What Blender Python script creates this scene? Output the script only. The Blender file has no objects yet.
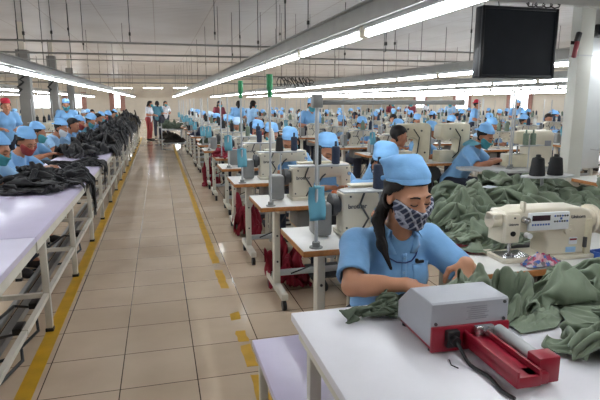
import bpy, bmesh, math, random
import numpy as np
from mathutils import Vector, Matrix, Euler, noise as mnoise
rnd = random.Random(7)
SC = bpy.context.scene
COL = SC.collection
R = math.radians
# ------------------------------------------------------------------ camera
F_PX = 520.0; PITCH = math.atan(98/F_PX); YAW = math.atan(142*math.cos(PITCH)/F_PX); CAM_H = 1.48
cam_data = bpy.data.cameras.new('camera'); cam = bpy.data.objects.new('camera', cam_data); COL.objects.link(cam)
cam_data.sensor_width = 36; cam_data.lens = F_PX/600*36; cam_data.clip_start = .05; cam_data.clip_end = 300
cam.location = (0, 0, CAM_H); cam.rotation_euler = (math.pi/2-PITCH, 0, -YAW)
SC.camera = cam
fw = Vector((math.sin(YAW)*math.cos(PITCH), math.cos(YAW)*math.cos(PITCH), -math.sin(PITCH)))
rt = Vector((math.cos(YAW), -math.sin(YAW), 0)); up = rt.cross(fw)
def at_y(px, py, Y):
    d = fw*F_PX+rt*(px-300)+up*(200-py); return Vector((0, 0, CAM_H))+d*(Y/d.y)
# ------------------------------------------------------------------ materials
MATS = {}
def nodes_of(m):
    m.use_nodes = True; nt = m.node_tree; return nt, nt.nodes['Principled BSDF']
def lin(c):
    return tuple((x/12.92 if x <= .04045 else ((x+.055)/1.055)**2.4) for x in c)
def srgb(r, g, b): return lin((r/255, g/255, b/255))
def mat(name, col, rough=.6, metal=0, var=.12, scale=8, bump=0, bscale=60, emit=None, estr=0, spec=.5, sheen=0):
    if name in MATS: return MATS[name]
    m = bpy.data.materials.new(name); nt, b = nodes_of(m)
    b.inputs['Roughness'].default_value = rough; b.inputs['Metallic'].default_value = metal
    b.inputs['Specular IOR Level'].default_value = spec
    if sheen: b.inputs['Sheen Weight'].default_value = sheen
    tc = nt.nodes.new('ShaderNodeTexCoord')
    n = nt.nodes.new('ShaderNodeTexNoise'); n.inputs['Scale'].default_value = scale; n.inputs['Detail'].default_value = 4
    nt.links.new(tc.outputs['Object'], n.inputs['Vector'])
    r = nt.nodes.new('ShaderNodeValToRGB')
    r.color_ramp.elements[0].position = .3; r.color_ramp.elements[1].position = .7
    r.color_ramp.elements[0].color = tuple(x*(1-var) for x in col)+(1,)
    r.color_ramp.elements[1].color = tuple(min(1, x*(1+var)) for x in col)+(1,)
    nt.links.new(n.outputs['Fac'], r.inputs['Fac']); nt.links.new(r.outputs['Color'], b.inputs['Base Color'])
    if bump:
        n2 = nt.nodes.new('ShaderNodeTexNoise'); n2.inputs['Scale'].default_value = bscale; n2.inputs['Detail'].default_value = 3
        nt.links.new(tc.outputs['Object'], n2.inputs['Vector'])
        bp = nt.nodes.new('ShaderNodeBump'); bp.inputs['Strength'].default_value = bump; bp.inputs['Distance'].default_value = .01
        nt.links.new(n2.outputs['Fac'], bp.inputs['Height']); nt.links.new(bp.outputs['Normal'], b.inputs['Normal'])
    if emit:
        b.inputs['Emission Color'].default_value = emit+(1,); b.inputs['Emission Strength'].default_value = estr
    MATS[name] = m; return m
CREAM = mat('cream enamel', srgb(216, 208, 190), .35, var=.05)
CREAM2 = mat('old cream enamel', srgb(205, 197, 172), .4, var=.08)
LEGW = mat('cream painted steel', srgb(212, 208, 196), .45, var=.08)
WHITE = mat('white laminate', srgb(226, 224, 230), .35, var=.03)
TABW = mat('worn white laminate', srgb(228, 226, 222), .35, var=.05)
LAV = mat('lavender white laminate', srgb(214, 206, 232), .3, var=.03)
WOOD = mat('laminated wood edge', srgb(176, 116, 62), .5, var=.25, scale=30)
WOODL = mat('pale wood', srgb(196, 160, 118), .55, var=.2, scale=20)
GREY = mat('grey steel', srgb(128, 128, 126), .45, var=.12)
LGREY = mat('pale grey steel', srgb(178, 180, 182), .4, var=.08)
TRUNK = mat('grey lamp trunking', srgb(150, 150, 146), .5, var=.06)
DARK = mat('dark motor enamel', srgb(66, 66, 68), .5, var=.15)
BLACK = mat('black plastic', srgb(22, 22, 24), .45, var=.2)
SCREEN = mat('dark glass screen', srgb(24, 28, 34), .6, var=.1, spec=.15)
BEZEL = mat('glossy black bezel', srgb(24, 26, 31), .35, var=.1, spec=.3)
CHROME = mat('bright steel', srgb(200, 200, 202), .25, metal=.9, var=.05)
SHIRT = mat('sky blue shirt cotton', srgb(118, 168, 216), .8, var=.07, scale=14, bump=.25, bscale=30, sheen=.2)
SHIRT2 = mat('pale blue shirt cotton', srgb(140, 178, 214), .8, var=.1, scale=14)
SHIRTW = mat('white blouse cotton', srgb(206, 210, 220), .8, var=.1, scale=14)
SHIRTT = mat('teal shirt cotton', srgb(70, 120, 140), .8, var=.1, scale=14)
SHIRTR = mat('dark red shirt cotton', srgb(120, 44, 56), .8, var=.1, scale=14)
CAPM = mat('light blue cap cotton', srgb(128, 182, 234), .8, var=.06, scale=16, bump=.25, bscale=40)
CAPP = mat('pale blue cap cotton', srgb(170, 200, 228), .8, var=.06, scale=16)
CAPR = mat('red headscarf cotton', srgb(196, 38, 62), .8, var=.1, scale=16)
SKIN = mat('skin', srgb(196, 142, 112), .5, var=.06, scale=10)
SKIN2 = mat('tanned skin', srgb(176, 120, 92), .5, var=.08, scale=10)
HAIR = mat('black hair', srgb(24, 18, 17), .62, var=.3, scale=60, spec=.3)
LASH = mat('dark lashes', srgb(34, 22, 20), .7, var=.1)
TROUS = mat('dark navy trousers', srgb(38, 42, 58), .8, var=.15)
SHOE = mat('dark shoes', srgb(40, 34, 34), .6, var=.2)
MTEAL = mat('teal mask cloth', srgb(70, 150, 162), .8, var=.08)
MRED = mat('red mask cloth', srgb(150, 60, 60), .8, var=.12)
MWHITE = mat('white mask cloth', srgb(206, 214, 222), .8, var=.08)
GREENF = mat('olive green cotton twill', srgb(122, 134, 114), .85, var=.08, scale=6, bump=.35, bscale=18, sheen=.15)
GREEND = mat('dark olive cotton twill', srgb(88, 98, 82), .85, var=.1, scale=6, bump=.35, bscale=18)
BLACKF = mat('black garment cloth', srgb(27, 26, 30), .8, var=.2, scale=6, bump=.35, bscale=22, sheen=.1)
NAVYF = mat('navy garment cloth', srgb(40, 44, 66), .8, var=.2, scale=6, bump=.3, bscale=22)
BROWNF = mat('dark brown garment cloth', srgb(62, 54, 46), .8, var=.2, scale=6, bump=.3, bscale=22)
REDF = mat('crimson cloth', srgb(142, 26, 48), .8, var=.1, scale=8, bump=.3, bscale=24)
TEALC = mat('turquoise card', srgb(100, 162, 182), .7, var=.08)
THBLK = mat('black thread', srgb(20, 20, 22), .75, var=.25, scale=90)
THGRN = mat('grey green thread', srgb(106, 120, 104), .75, var=.15, scale=90)
THNAV = mat('navy thread', srgb(34, 44, 66), .75, var=.2, scale=90)
THWHT = mat('white thread', srgb(214, 212, 204), .75, var=.08, scale=90)
ORANGE = mat('orange plastic', srgb(226, 110, 44), .5, var=.08)
GREENP = mat('green plastic sleeve', srgb(30, 128, 76), .5, var=.08)
DEVG = mat('grey hammertone enamel', srgb(166, 168, 176), .42, var=.04, bump=.08, bscale=250)
DEVR = mat('crimson enamel', srgb(142, 18, 42), .35, var=.06)
LABELM = mat('worn label print', srgb(142, 144, 151), .6, var=.05)
INK = mat('dark grey ink', srgb(60, 62, 72), .6, var=.05)
BLUEP = mat('blue plastic', srgb(42, 86, 168), .4, var=.08)
PANELW = mat('white control panel film', srgb(226, 230, 234), .35, var=.03)
PANELD = mat('dark red display window', srgb(52, 30, 44), .25, var=.1)
POSTM = mat('white painted column', srgb(200, 201, 194), .5, var=.05, scale=3)
DCOL = mat('dark grey painted column', srgb(120, 118, 114), .6, var=.08, scale=3)
YELLOW = mat('yellow embroidery', srgb(226, 206, 90), .7, var=.1)
LANY = mat('navy cord', srgb(34, 46, 110), .6, var=.1)
CURT = mat('faded pink brown curtain', srgb(180, 140, 132), .8, var=.15)
TUBE = mat('lit fluorescent tube', (1, 1, 1), .4, var=0, emit=(.92, .97, 1), estr=24)
BTN = mat('pale blue buttons', srgb(150, 190, 226), .3, var=.05)
def plaid():
    m = bpy.data.materials.new('navy and white plaid cotton'); nt, b = nodes_of(m); b.inputs['Roughness'].default_value = .85
    tc = nt.nodes.new('ShaderNodeTexCoord'); mp = nt.nodes.new('ShaderNodeMapping'); mp.inputs['Rotation'].default_value = (R(20), R(35), 0)
    nt.links.new(tc.outputs['Object'], mp.inputs['Vector'])
    outs = []
    for d, off in (('X', 0), ('Z', .7)):
        for sc, ph in ((32, 0), (32, .9)):
            w = nt.nodes.new('ShaderNodeTexWave'); w.bands_direction = d; w.inputs['Scale'].default_value = sc/2.2; w.inputs['Phase Offset'].default_value = ph+off
            w.inputs['Distortion'].default_value = .4
            r = nt.nodes.new('ShaderNodeValToRGB'); r.color_ramp.elements[0].position = .9; r.color_ramp.elements[1].position = .97
            nt.links.new(mp.outputs[0], w.inputs['Vector']); nt.links.new(w.outputs['Fac'], r.inputs[0]); outs.append(r.outputs[0])
    acc = outs[0]
    for o in outs[1:]:
        a = nt.nodes.new('ShaderNodeMix'); a.data_type = 'RGBA'; a.blend_type = 'ADD'; a.inputs[0].default_value = .6
        nt.links.new(acc, a.inputs[6]); nt.links.new(o, a.inputs[7]); acc = a.outputs[2]
    mx = nt.nodes.new('ShaderNodeMix'); mx.data_type = 'RGBA'
    nt.links.new(acc, mx.inputs[0]); mx.inputs[6].default_value = srgb(52, 58, 82)+(1,); mx.inputs[7].default_value = srgb(176, 180, 196)+(1,)
    nt.links.new(mx.outputs[2], b.inputs['Base Color']); return m
PLAID = plaid()
def floor_mat():
    m = bpy.data.materials.new('glazed beige floor tiles'); nt, b = nodes_of(m)
    tc = nt.nodes.new('ShaderNodeTexCoord'); mp = nt.nodes.new('ShaderNodeMapping'); mp.inputs['Location'].default_value = (.263, .15, 0)
    nt.links.new(tc.outputs['Object'], mp.inputs['Vector'])
    br = nt.nodes.new('ShaderNodeTexBrick'); br.offset = 0; br.squash = 1
    br.inputs['Scale'].default_value = 1; br.inputs['Brick Width'].default_value = .4; br.inputs['Row Height'].default_value = .4
    br.inputs['Mortar Size'].default_value = .003; br.inputs['Mortar Smooth'].default_value = .1
    br.inputs['Color1'].default_value = srgb(224, 204, 180)+(1,); br.inputs['Color2'].default_value = srgb(215, 194, 169)+(1,)
    br.inputs['Mortar'].default_value = srgb(84, 70, 60)+(1,)
    nt.links.new(mp.outputs[0], br.inputs['Vector'])
    n = nt.nodes.new('ShaderNodeTexNoise'); n.inputs['Scale'].default_value = 1.6; n.inputs['Detail'].default_value = 6
    nt.links.new(tc.outputs['Object'], n.inputs['Vector'])
    r = nt.nodes.new('ShaderNodeValToRGB'); r.color_ramp.elements[0].color = (.72, .69, .66, 1); r.color_ramp.elements[0].position = .3; r.color_ramp.elements[1].position = .65
    nt.links.new(n.outputs['Fac'], r.inputs[0])
    mx = nt.nodes.new('ShaderNodeMix'); mx.data_type = 'RGBA'; mx.blend_type = 'MULTIPLY'; mx.inputs[0].default_value = .7
    nt.links.new(br.outputs['Color'], mx.inputs[6]); nt.links.new(r.outputs[0], mx.inputs[7]); nt.links.new(mx.outputs[2], b.inputs['Base Color'])
    r2 = nt.nodes.new('ShaderNodeMapRange'); r2.inputs[3].default_value = .05; r2.inputs[4].default_value = .2
    nt.links.new(n.outputs['Fac'], r2.inputs[0]); nt.links.new(r2.outputs[0], b.inputs['Roughness'])
    bp = nt.nodes.new('ShaderNodeBump'); bp.invert = True; bp.inputs['Strength'].default_value = .4; bp.inputs['Distance'].default_value = .002
    nt.links.new(br.outputs['Fac'], bp.inputs['Height']); nt.links.new(bp.outputs[0], b.inputs['Normal'])
    return m
def ceil_mat():
    m = bpy.data.materials.new('foil faced ceiling panels'); nt, b = nodes_of(m); b.inputs['Roughness'].default_value = .42; b.inputs['Metallic'].default_value = .25
    tc = nt.nodes.new('ShaderNodeTexCoord')
    br = nt.nodes.new('ShaderNodeTexBrick'); br.offset = .0; br.inputs['Scale'].default_value = 1; br.inputs['Brick Width'].default_value = 1.2; br.inputs['Row Height'].default_value = 6
    br.inputs['Mortar Size'].default_value = .012; br.inputs['Color1'].default_value = srgb(184, 183, 184)+(1,); br.inputs['Color2'].default_value = srgb(177, 176, 177)+(1,); br.inputs['Mortar'].default_value = srgb(150, 143, 140)+(1,)
    nt.links.new(tc.outputs['Object'], br.inputs['Vector'])
    n = nt.nodes.new('ShaderNodeTexNoise'); n.inputs['Scale'].default_value = .5; n.inputs['Detail'].default_value = 5
    nt.links.new(tc.outputs['Object'], n.inputs['Vector'])
    r = nt.nodes.new('ShaderNodeValToRGB'); r.color_ramp.elements[0].color = (.82, .8, .79, 1); r.color_ramp.elements[0].position = .35; r.color_ramp.elements[1].position = .65
    nt.links.new(n.outputs['Fac'], r.inputs[0])
    mx = nt.nodes.new('ShaderNodeMix'); mx.data_type = 'RGBA'; mx.blend_type = 'MULTIPLY'; mx.inputs[0].default_value = 1
    nt.links.new(br.outputs[0], mx.inputs[6]); nt.links.new(r.outputs[0], mx.inputs[7]); nt.links.new(mx.outputs[2], b.inputs['Base Color'])
    w = nt.nodes.new('ShaderNodeTexWave'); w.bands_direction = 'Y'; w.inputs['Scale'].default_value = 1.6; w.inputs['Distortion'].default_value = 1.5
    nt.links.new(tc.outputs['Object'], w.inputs['Vector'])
    bp = nt.nodes.new('ShaderNodeBump'); bp.inputs['Strength'].default_value = .25; bp.inputs['Distance'].default_value = .02
    nt.links.new(w.outputs['Fac'], bp.inputs['Height']); nt.links.new(bp.outputs[0], b.inputs['Normal'])
    return m
def glass_mat():
    m = bpy.data.materials.new('window glass'); nt, b = nodes_of(m)
    b.inputs['Transmission Weight'].default_value = 1; b.inputs['Roughness'].default_value = .0; b.inputs['IOR'].default_value = 1.02
    b.inputs['Base Color'].default_value = (.97, .98, .98, 1); return m
GLASS = glass_mat()
WALLM = mat('cream painted wall', srgb(206, 198, 184), .8, var=.04, scale=2)
# ------------------------------------------------------------------ object helpers
def tag(o, label=None, cat=None, group=None, kind=None):
    if label: o['label'] = label
    if cat: o['category'] = cat
    if group: o['group'] = group
    if kind: o['kind'] = kind
    return o
def empty(name, loc=(0, 0, 0), rz=0):
    o = bpy.data.objects.new(name, None); COL.objects.link(o); o.location = loc; o.rotation_euler = (0, 0, rz); o.empty_display_size = .1; return o
def thing(name, label, cat, loc=(0, 0, 0), rz=0, group=None):
    return tag(empty(name, loc, rz), label, cat, group)
def link(name, me, m=None, parent=None):
    o = bpy.data.objects.new(name, me); COL.objects.link(o)
    if m and not me.materials: me.materials.append(m)
    if parent: o.parent = parent
    return o
KIDS = {}
def copy_tree(o, parent=None):
    c = o.copy(); COL.objects.link(c)
    if parent: c.parent = parent
    for ch in o.children: copy_tree(ch, c)
    return c
class MB:
    def __init__(s): s.bm = bmesh.new()
    def box(s, c, size, bev=0, rot=None, seg=2):
        r = bmesh.ops.create_cube(s.bm, size=1)
        vs = r['verts']; M = Matrix.Translation(c) @ (rot.to_matrix().to_4x4() if rot else Matrix()) @ Matrix.Diagonal((*size, 1))
        bmesh.ops.transform(s.bm, matrix=M, verts=vs)
        if bev:
            es = list({e for v in vs for e in v.link_edges})
            bmesh.ops.bevel(s.bm, geom=es, offset=bev, segments=seg, affect='EDGES', profile=.5)
        return s
    def cyl(s, a, b, r, r2=None, n=12):
        a, b = Vector(a), Vector(b); d = b-a; L = d.length
        if L < 1e-6: return s
        q = d.to_track_quat('Z', 'Y'); M = Matrix.Translation((a+b)/2) @ q.to_matrix().to_4x4()
        bmesh.ops.create_cone(s.bm, cap_ends=True, segments=n, radius1=r, radius2=r if r2 is None else r2, depth=L, matrix=M); return s
    def tube(s, pts, r, n=8):
        pts = [Vector(p) for p in pts]
        rings = []; prev = None
        for i, p in enumerate(pts):
            t = (pts[min(i+1, len(pts)-1)]-pts[max(i-1, 0)]).normalized()
            ref = Vector((0, 0, 1)) if prev is None else prev
            x = ref.cross(t)
            if x.length < 1e-4: x = Vector((1, 0, 0)).cross(t)
            x.normalize(); y = t.cross(x).normalized(); prev = y
            rr = r[i] if isinstance(r, (list, tuple)) else r
            rings.append([s.bm.verts.new(p+(x*math.cos(a)+y*math.sin(a))*rr) for a in [2*math.pi*k/n for k in range(n)]])
        for A, B in zip(rings, rings[1:]):
            for k in range(n): s.bm.faces.new((A[k], A[(k+1) % n], B[(k+1) % n], B[k]))
        s.bm.faces.new(rings[0][::-1]); s.bm.faces.new(rings[-1]); return s
    def ball(s, c, r, seg=14):
        rr = r if isinstance(r, (tuple, list)) else (r, r, r)
        bmesh.ops.create_uvsphere(s.bm, u_segments=seg, v_segments=max(6, seg//2), radius=1, matrix=Matrix.Translation(c) @ Matrix.Diagonal((*rr, 1))); return s
    def prism(s, poly, y0, y1, bev=0, axis='Y', seg=3):
        def P(p, t): return {'Y': (p[0], t, p[1]), 'X': (t, p[0], p[1]), 'Z': (p[0], p[1], t)}[axis]
        A = [s.bm.verts.new(P(p, y0)) for p in poly]; B = [s.bm.verts.new(P(p, y1)) for p in poly]
        fs = [s.bm.faces.new(A), s.bm.faces.new(B[::-1])]
        n = len(poly)
        for k in range(n): fs.append(s.bm.faces.new((A[(k+1) % n], A[k], B[k], B[(k+1) % n])))
        bmesh.ops.recalc_face_normals(s.bm, faces=fs)
        if bev:
            es = list({e for f in fs[:2] for e in f.edges})
            bmesh.ops.bevel(s.bm, geom=es, offset=bev, segments=seg, affect='EDGES', profile=.5)
        return s
    def lathe(s, prof, c=(0, 0, 0), n=20):
        rings = []
        for r, z in prof: rings.append([s.bm.verts.new((c[0]+max(r, .0004)*math.cos(2*math.pi*k/n), c[1]+max(r, .0004)*math.sin(2*math.pi*k/n), c[2]+z)) for k in range(n)])
        for A, B in zip(rings, rings[1:]):
            for k in range(n): s.bm.faces.new((A[k], A[(k+1) % n], B[(k+1) % n], B[k]))
        s.bm.faces.new(rings[0][::-1]); s.bm.faces.new(rings[-1]); return s
    def build(s, name, m, parent=None, smooth=38):
        bmesh.ops.recalc_face_normals(s.bm, faces=s.bm.faces[:])
        me = bpy.data.meshes.new(name); s.bm.to_mesh(me); s.bm.free()
        if smooth:
            me.shade_smooth(); me.set_sharp_from_angle(angle=R(smooth))
        return link(name, me, m, parent)
TXT = {}
def text(name, s, size, m, parent, loc, rot, bold=False):
    key = (s, size, bold)
    if key not in TXT:
        cu = bpy.data.curves.new('t', 'FONT'); cu.body = s; cu.size = size; cu.extrude = .0006; cu.align_x = 'CENTER'; cu.align_y = 'CENTER'; cu.resolution_u = 3
        if bold: cu.offset = size*.025
        ob = bpy.data.objects.new('t', cu); COL.objects.link(ob)
        bpy.context.view_layer.update()
        me = bpy.data.meshes.new_from_object(ob.evaluated_get(bpy.context.evaluated_depsgraph_get()))
        bpy.data.objects.remove(ob); TXT[key] = me
    o = link(name, TXT[key].copy(), None, parent); o.data.materials.clear(); o.data.materials.append(m); o.location = loc; o.rotation_euler = rot; return o
# ------------------------------------------------------------------ implicit surfaces (one continuous skin per body)
class Grid:
    def __init__(s, lo, hi, res):
        s.lo = np.array(lo, 'f4'); s.res = res
        s.n = [int(math.ceil((h-l)/res))+1 for l, h in zip(lo, hi)]
        s.ax = [s.lo[i]+res*np.arange(s.n[i], dtype='f4') for i in range(3)]
        s.F = np.full(s.n, .3, 'f4')
    def copy(s):
        g = Grid.__new__(Grid); g.lo, g.res, g.n, g.ax, g.F = s.lo, s.res, s.n, s.ax, s.F.copy(); return g
    def win(s, lo, hi):
        sl = []
        for i in range(3):
            a = int(max(0, math.floor((lo[i]-s.lo[i])/s.res))); b = int(min(s.n[i], math.ceil((hi[i]-s.lo[i])/s.res)+1)); sl.append(slice(a, max(a, b)))
        X, Y, Z = np.meshgrid(s.ax[0][sl[0]], s.ax[1][sl[1]], s.ax[2][sl[2]], indexing='ij', sparse=True)
        return tuple(sl), X, Y, Z
    def all(s): return np.meshgrid(*s.ax, indexing='ij', sparse=True)
    def comb(s, sl, d, k, op):
        f = s.F[sl]
        if f.size == 0: return
        if op == 'sub':
            d = -d
            if k: h = np.clip(.5-.5*(d-f)/k, 0, 1); s.F[sl] = (d*(1-h)+f*h)+k*h*(1-h)
            else: s.F[sl] = np.maximum(f, d)
        else:
            if k: h = np.clip(.5+.5*(d-f)/k, 0, 1); s.F[sl] = d*(1-h)+f*h-k*h*(1-h)
            else: s.F[sl] = np.minimum(f, d)
    def cap(s, a, b, ra, rb=None, k=.03, sy=1, op='add', cut=None):
        rb = ra if rb is None else rb
        a = np.array(a, 'f4'); b = np.array(b, 'f4'); m = max(ra, rb)+k+4*s.res
        sl, X, Y, Z = s.win(np.minimum(a, b)-m, np.maximum(a, b)+m)
        ba = b-a; L2 = float(ba@ba)+1e-12
        t = np.clip(((X-a[0])*ba[0]+(Y-a[1])*ba[1]+(Z-a[2])*ba[2])/L2, 0, 1)
        dx = X-a[0]-t*ba[0]; dy = (Y-a[1]-t*ba[1])*sy; dz = Z-a[2]-t*ba[2]
        d = np.sqrt(dx*dx+dy*dy+dz*dz)-(ra+(rb-ra)*t)
        if sy != 1: d = d/max(1, (1+sy)/2)
        if cut is not None:
            p, n = cut; d = np.maximum(d, (X-p[0])*n[0]+(Y-p[1])*n[1]+(Z-p[2])*n[2])
        s.comb(sl, d, k, op); return s
    def ell(s, c, r, k=.02, rot=None, op='add'):
        m = max(r)+k+4*s.res
        sl, X, Y, Z = s.win([x-m for x in c], [x+m for x in c])
        x, y, z = X-c[0], Y-c[1], Z-c[2]
        if rot is not None: x, y, z = (rot[0][i]*x+rot[1][i]*y+rot[2][i]*z for i in range(3))
        k0 = np.sqrt((x/r[0])**2+(y/r[1])**2+(z/r[2])**2); k1 = np.sqrt((x/r[0]**2)**2+(y/r[1]**2)**2+(z/r[2]**2)**2)+1e-9
        s.comb(sl, k0*(k0-1)/k1, k, op); return s
    def mesh(s, name, m, parent=None):
        F = s.F; ins = F < 0; n = F.shape
        c = [slice(0, -1), slice(1, None)]
        cnt = sum(ins[c[i], c[j], c[k]].astype('i1') for i in (0, 1) for j in (0, 1) for k in (0, 1))
        act = (cnt > 0) & (cnt < 8); idx = np.full(act.shape, -1, 'i4'); cells = np.argwhere(act); N = len(cells); idx[act] = np.arange(N)
        acc = np.zeros((N, 3), 'f4'); num = np.zeros((N, 1), 'f4'); I, J, K = cells.T
        for axis in range(3):
            o = [a for a in range(3) if a != axis]
            for u in (0, 1):
                for v in (0, 1):
                    p = [I.copy(), J.copy(), K.copy()]; p[o[0]] = p[o[0]]+u; p[o[1]] = p[o[1]]+v
                    q = [x.copy() for x in p]; q[axis] = q[axis]+1
                    f0 = F[p[0], p[1], p[2]]; f1 = F[q[0], q[1], q[2]]; x = (f0 < 0) != (f1 < 0)
                    t = np.where(x, f0/(f0-f1+1e-12), 0)
                    P = np.stack(p, 1).astype('f4'); P[:, axis] += t
                    acc += P*x[:, None]; num += x[:, None]
        V = s.lo+(acc/np.maximum(num, 1))*s.res
        quads = []
        for axis in range(3):
            a = [slice(None)]*3; b = [slice(None)]*3; a[axis] = slice(0, -1); b[axis] = slice(1, None)
            sc = ins[tuple(a)] != ins[tuple(b)]; o = [(axis+1) % 3, (axis+2) % 3]
            E = np.argwhere(sc)
            E = E[(E[:, o[0]] > 0) & (E[:, o[1]] > 0) & (E[:, o[0]] < act.shape[o[0]]) & (E[:, o[1]] < act.shape[o[1]])]
            if not len(E): continue
            def cid(d0, d1):
                C = E.copy(); C[:, o[0]] -= d0; C[:, o[1]] -= d1; return idx[C[:, 0], C[:, 1], C[:, 2]]
            q = np.stack([cid(1, 1), cid(0, 1), cid(0, 0), cid(1, 0)], 1)
            fl = ~ins[E[:, 0], E[:, 1], E[:, 2]]; q[fl] = q[fl][:, ::-1]; quads.append(q)
        Q = np.concatenate(quads)
        me = bpy.data.meshes.new(name); me.from_pydata(V.tolist(), [], Q.tolist()); me.shade_smooth(); me.update()
        return link(name, me, m, parent)
def npv(v): return np.array(v, 'f4')
def hand(g, wrist, dirv, nrm, curl=.5, left=True, k=.006, sc=1., spread=.1):
    """palm, four unequal bent fingers and a thumb leaving the side of the palm; nrm = back of hand"""
    w = Vector(wrist); d = Vector(dirv).normalized(); n = Vector(nrm); n = (n-d*n.dot(d)).normalized(); side = d.cross(n)*(1 if left else -1)
    L = .085*sc
    for o in (-.022, 0, .022): g.cap(w+side*o*.6*sc, w+d*L*.95+side*o*sc, .013*sc, .0115*sc, .018)
    for i, (o, ln) in enumerate(((.030, .068), (.010, .076), (-.010, .071), (-.029, .055))):
        p = w+d*L*.92+side*o*sc; fd = (d+side*(o*spread*8)).normalized(); ang = curl*(.8+.12*i)
        for sgi, fr in enumerate((.45, .32, .25)):
            fd = (fd*math.cos(ang)-n*math.sin(ang)).normalized()if sgi or curl > .3 else fd
            nn = (n-fd*n.dot(fd)).normalized(); q = p+fd*ln*fr*sc
            g.cap(p, q, (.0088-.0012*sgi)*sc, (.0082-.0012*sgi)*sc, k); p = q
    t0 = w+d*L*.25+side*.026*sc; t1 = t0+(d*.6+side*.8-n*.35).normalized()*.036*sc; t2 = t1+(d*.85+side*.1-n*.5).normalized()*.03*sc; t3 = t2+(d*.85-side*.2-n*.6).normalized()*.022*sc
    g.cap(t0, t1, .013*sc, .0105*sc, .012); g.cap(t1, t2, .0105*sc, .009*sc, k); g.cap(t2, t3, .009*sc, .007*sc, k)
def rotm(yaw, pitch, roll=0):  # yaw>0 turns to her left(+x), pitch>0 bows
    return np.array(Euler((pitch, roll, yaw), 'XYZ').to_matrix(), 'f4')
HS = .95
def head_prims(g, hc, rot, k=1.):
    T = lambda v: npv(hc)+rot @ npv(v)*HS
    E = lambda c, r, kk=.02, op='add': g.ell(T(c), tuple(x*HS for x in r), kk*k, rot, op)
    E((0, .018, .034), (.077, .096, .086), .01); E((0, -.026, -.03), (.064, .07, .082), .03); E((0, -.046, -.085), (.044, .044, .034), .035)
    for sx in (-1, 1):
        E((sx*.042, -.058, -.026), (.026, .03, .03), .025)           # cheek
        E((sx*.031, -.1, .004), (.02, .014, .012), .014, 'sub')      # socket
        E((sx*.031, -.081, .001), (.0165, .0135, .0115), .006)       # lowered lid over the eye
        E((sx*.0785, .012, -.012), (.010, .02, .032), .008)          # ear
        E((sx*.0125, -.1, -.034), (.0095, .012, .0085), .006)        # nostril wing
        g.cap(T((sx*.012, -.09, .024)), T((sx*.048, -.078, .022)), .009, .007, .016*k)
    g.cap(T((0, -.088, .012)), T((0, -.11, -.03)), .007, .0125, .014*k)
    E((0, -.096, -.058), (.021, .01, .0065), .008); E((0, -.094, -.07), (.018, .01, .007), .008)
    E((0, -.082, -.1), (.02, .018, .016), .02)
def sines(X, Y, Z, seed, amp, f0):
    r = np.random.RandomState(seed); o = 0
    for i in range(6):
        k = r.normal(0, 1, 3); k = k/np.linalg.norm(k)*f0*(1+.6*i); o = o+np.sin(k[0]*X+k[1]*Y+k[2]*Z+r.rand()*6.28+1.5*np.sin(Z*f0*.4+i))/(1+.5*i)
    return o*amp/2.5
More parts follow.
